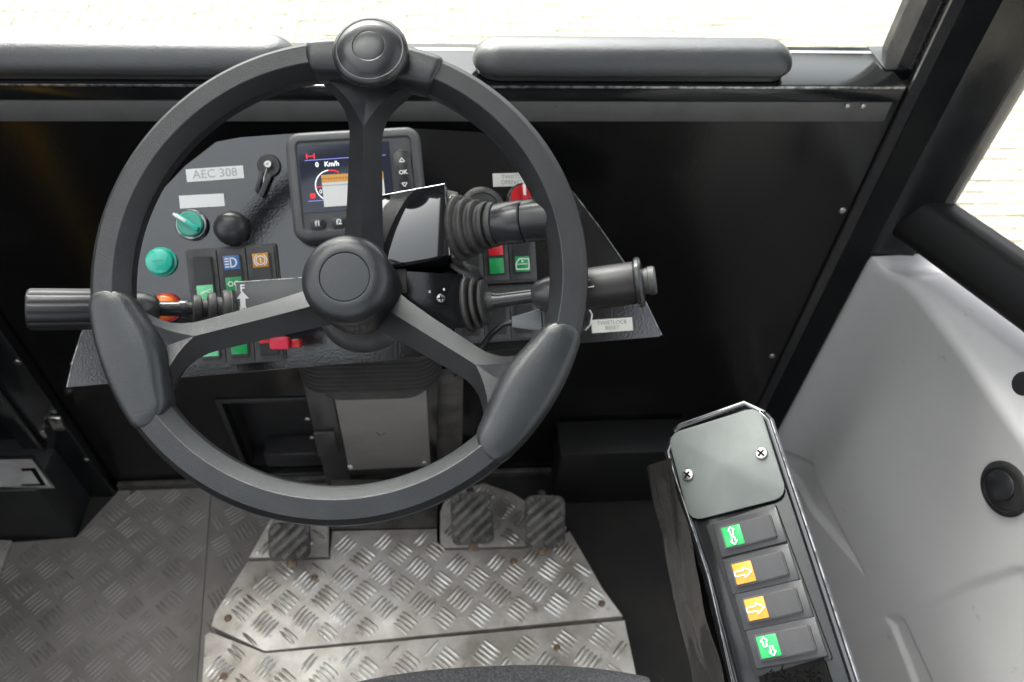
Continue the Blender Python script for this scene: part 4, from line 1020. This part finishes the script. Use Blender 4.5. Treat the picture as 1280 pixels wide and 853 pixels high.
for k, y in enumerate(ys):
    s = YF - y; zl = ZL - .012 * math.exp(-((s - .02) / .02) ** 2) + .0 * s
    col = []
    rf = .016
    for i in range(NZ + 1):
        z = (zl - rf) * (1 - (i / NZ)); 
        z = (zl - rf) - (zl - rf - .02) * (i / NZ)
        col.append((xin(y, z), y, z))
    col.reverse()
    x0 = xin(y, zl - rf)
    fr_ = rf * (0.25 + .75 * sstep(s / .06))
    for i in range(1, 11):
        a = PI / 2 * i / 10; col.append((x0 + fr_ * (1 - math.cos(a)), y, zl - rf + rf * math.sin(a)))
    for i in range(1, 6): col.append((x0 + fr_ + .20 * i / 5, y, zl + .010 * i / 5))
    gridv.append([bm.verts.new(p) for p in col])
for k in range(NYY):
    for i in range(len(gridv[0]) - 1): bm.faces.new((gridv[k][i], gridv[k + 1][i], gridv[k + 1][i + 1], gridv[k][i + 1]))
bmesh.ops.recalc_face_normals(bm, faces=bm.faces[:]); bmesh.ops.solidify(bm, geom=bm.faces[:], thickness=.003)
bm.transform(T(-.655, -.5, 0)); part('moulding', bm, 'greyplastic', sp, smooth=60)
# vent
q = hx(1258, 610, XS); xv = xin(q.y, q.z)
q = hx(1258, 611, xv)
vm = T(-.655, -.5, 0) @ basis((xv - .001, q.y, q.z), (-1, -.12, .1), (0, 0, 1))
ve = part('air_vent', lathe([(.034, -.006), (.034, .003), (.031, .0055), (.027, .006), (.0265, .003), (.0001, .003)], 48), 'plastic', sp, vm, label='round black air vent')
part('vent_disc', lathe([(.019, .0031), (.019, .006), (.017, .0075), (.0001, .0078)], 40), 'knob', ve, T(-.001, .005, 0) @ RY(R(8)))
part('vent_ring', join(annulus(.0255, .0262, 40, z=.0045)), 'rubber', ve)
for p, s in (((1279, 745), 2.2), ((1281, 480), 3.6)):
    q = hx(*p, XS); q = hx(*p, xin(q.y, min(q.z, .57)))
    o = part('plug_cap', lathe([(.004, -.003), (.004, .0006), (.003, .001), (.0001, .001)], 20), 'knob', sp, T(-.655, -.5, 0) @ basis(q, (-1, -.1, .3)) @ Matrix.Scale(s, 4))
# side window sill and pane
A1 = hz(1170, 262, .70); 
ss = thing('side_window_sill', 'thick black rounded sill under the right side window', 'sill', T(.70, .7, .66))
si = T(-.70, -.7, -.66)
T0 = hz(1172, 286, .665); T1 = hz(1292, 371, .665)
dr = (T1 - T0).normalized(); T2 = T0 + dr * .5; T00 = T0 - dr * .06
sd2 = Vector((dr.y, -dr.x, 0)); 
if sd2.x < 0: sd2 = -sd2
secs = []
for p in (T00, T2):
    secs.append([p + sd2 * a + Vector((0, 0, b)) for a, b in ((-.026, -.031), (-.0295, -.025), (-.028, -.014), (-.013, .020), (-.004, .028), (.020, .030), (.030, .026), (.030, -.030), (.0, -.032))])
bm = loft(secs); bm.transform(si); part('sill_tube', bm, 'dullblack', ss, smooth=50)
wn = [T0 + sd2 * .012 + Vector((0, 0, .034)), T2 + sd2 * .012 + Vector((0, 0, .034))]
bm = bmesh.new()
bm.faces.new([bm.verts.new(v) for v in (wn[0], wn[1], wn[1] + Vector((0, 0, 1.2)), wn[0] + Vector((0, 0, 1.2)))]); bmesh.ops.solidify(bm, geom=bm.faces[:], thickness=.005)
tag(part('side_window', bm, 'glass', None, smooth=0), 'clear side window pane above the black sill at right', 'window')

# ------------------------------------------------------------------ driver's seat edge
a = hd(610, 824, .80)
seat = thing('driver_seat', 'front edge of a charcoal woven seat at the bottom of the picture', 'seat', T(.0, .2, a.z))
xl, xr2 = hd(400, 853, .80).x, hd(800, 853, .80).x
yf = a.y
rings = []
NN = 36
for k in range(NN + 1):
    t = -1 + 2 * k / NN; x = (xl + xr2) / 2 + (xr2 - xl) / 2 * 1.06 * t
    bow = .020 * (1 - abs(t) ** 2.4) - .020
    ring = []
    for y, z in ((-.45, .0), (-.2, .008), (-.06, .006), (-.02, .0), (-.006, -.008), (.0, -.022), (-.004, -.06), (-.03, -.085), (-.45, -.09)):
        ring.append((x, yf + y + bow - .2, z))
    rings.append(ring)
part('seat_cushion', loft(rings), 'fabric', seat, smooth=60)

gr = thing('grab_rail', 'yellow grab rail by the left door, mirrored faintly in the front wall', 'grab rail', T(-.785, .35, .08))
part('rail_tube', tube([(-.03, 0, 0), (0, 0, .02), (0, 0, .30), (0, 0, .68), (-.03, 0, .70)], .026, 16), 'yellow', gr)
print('objects', len(bpy.data.objects))
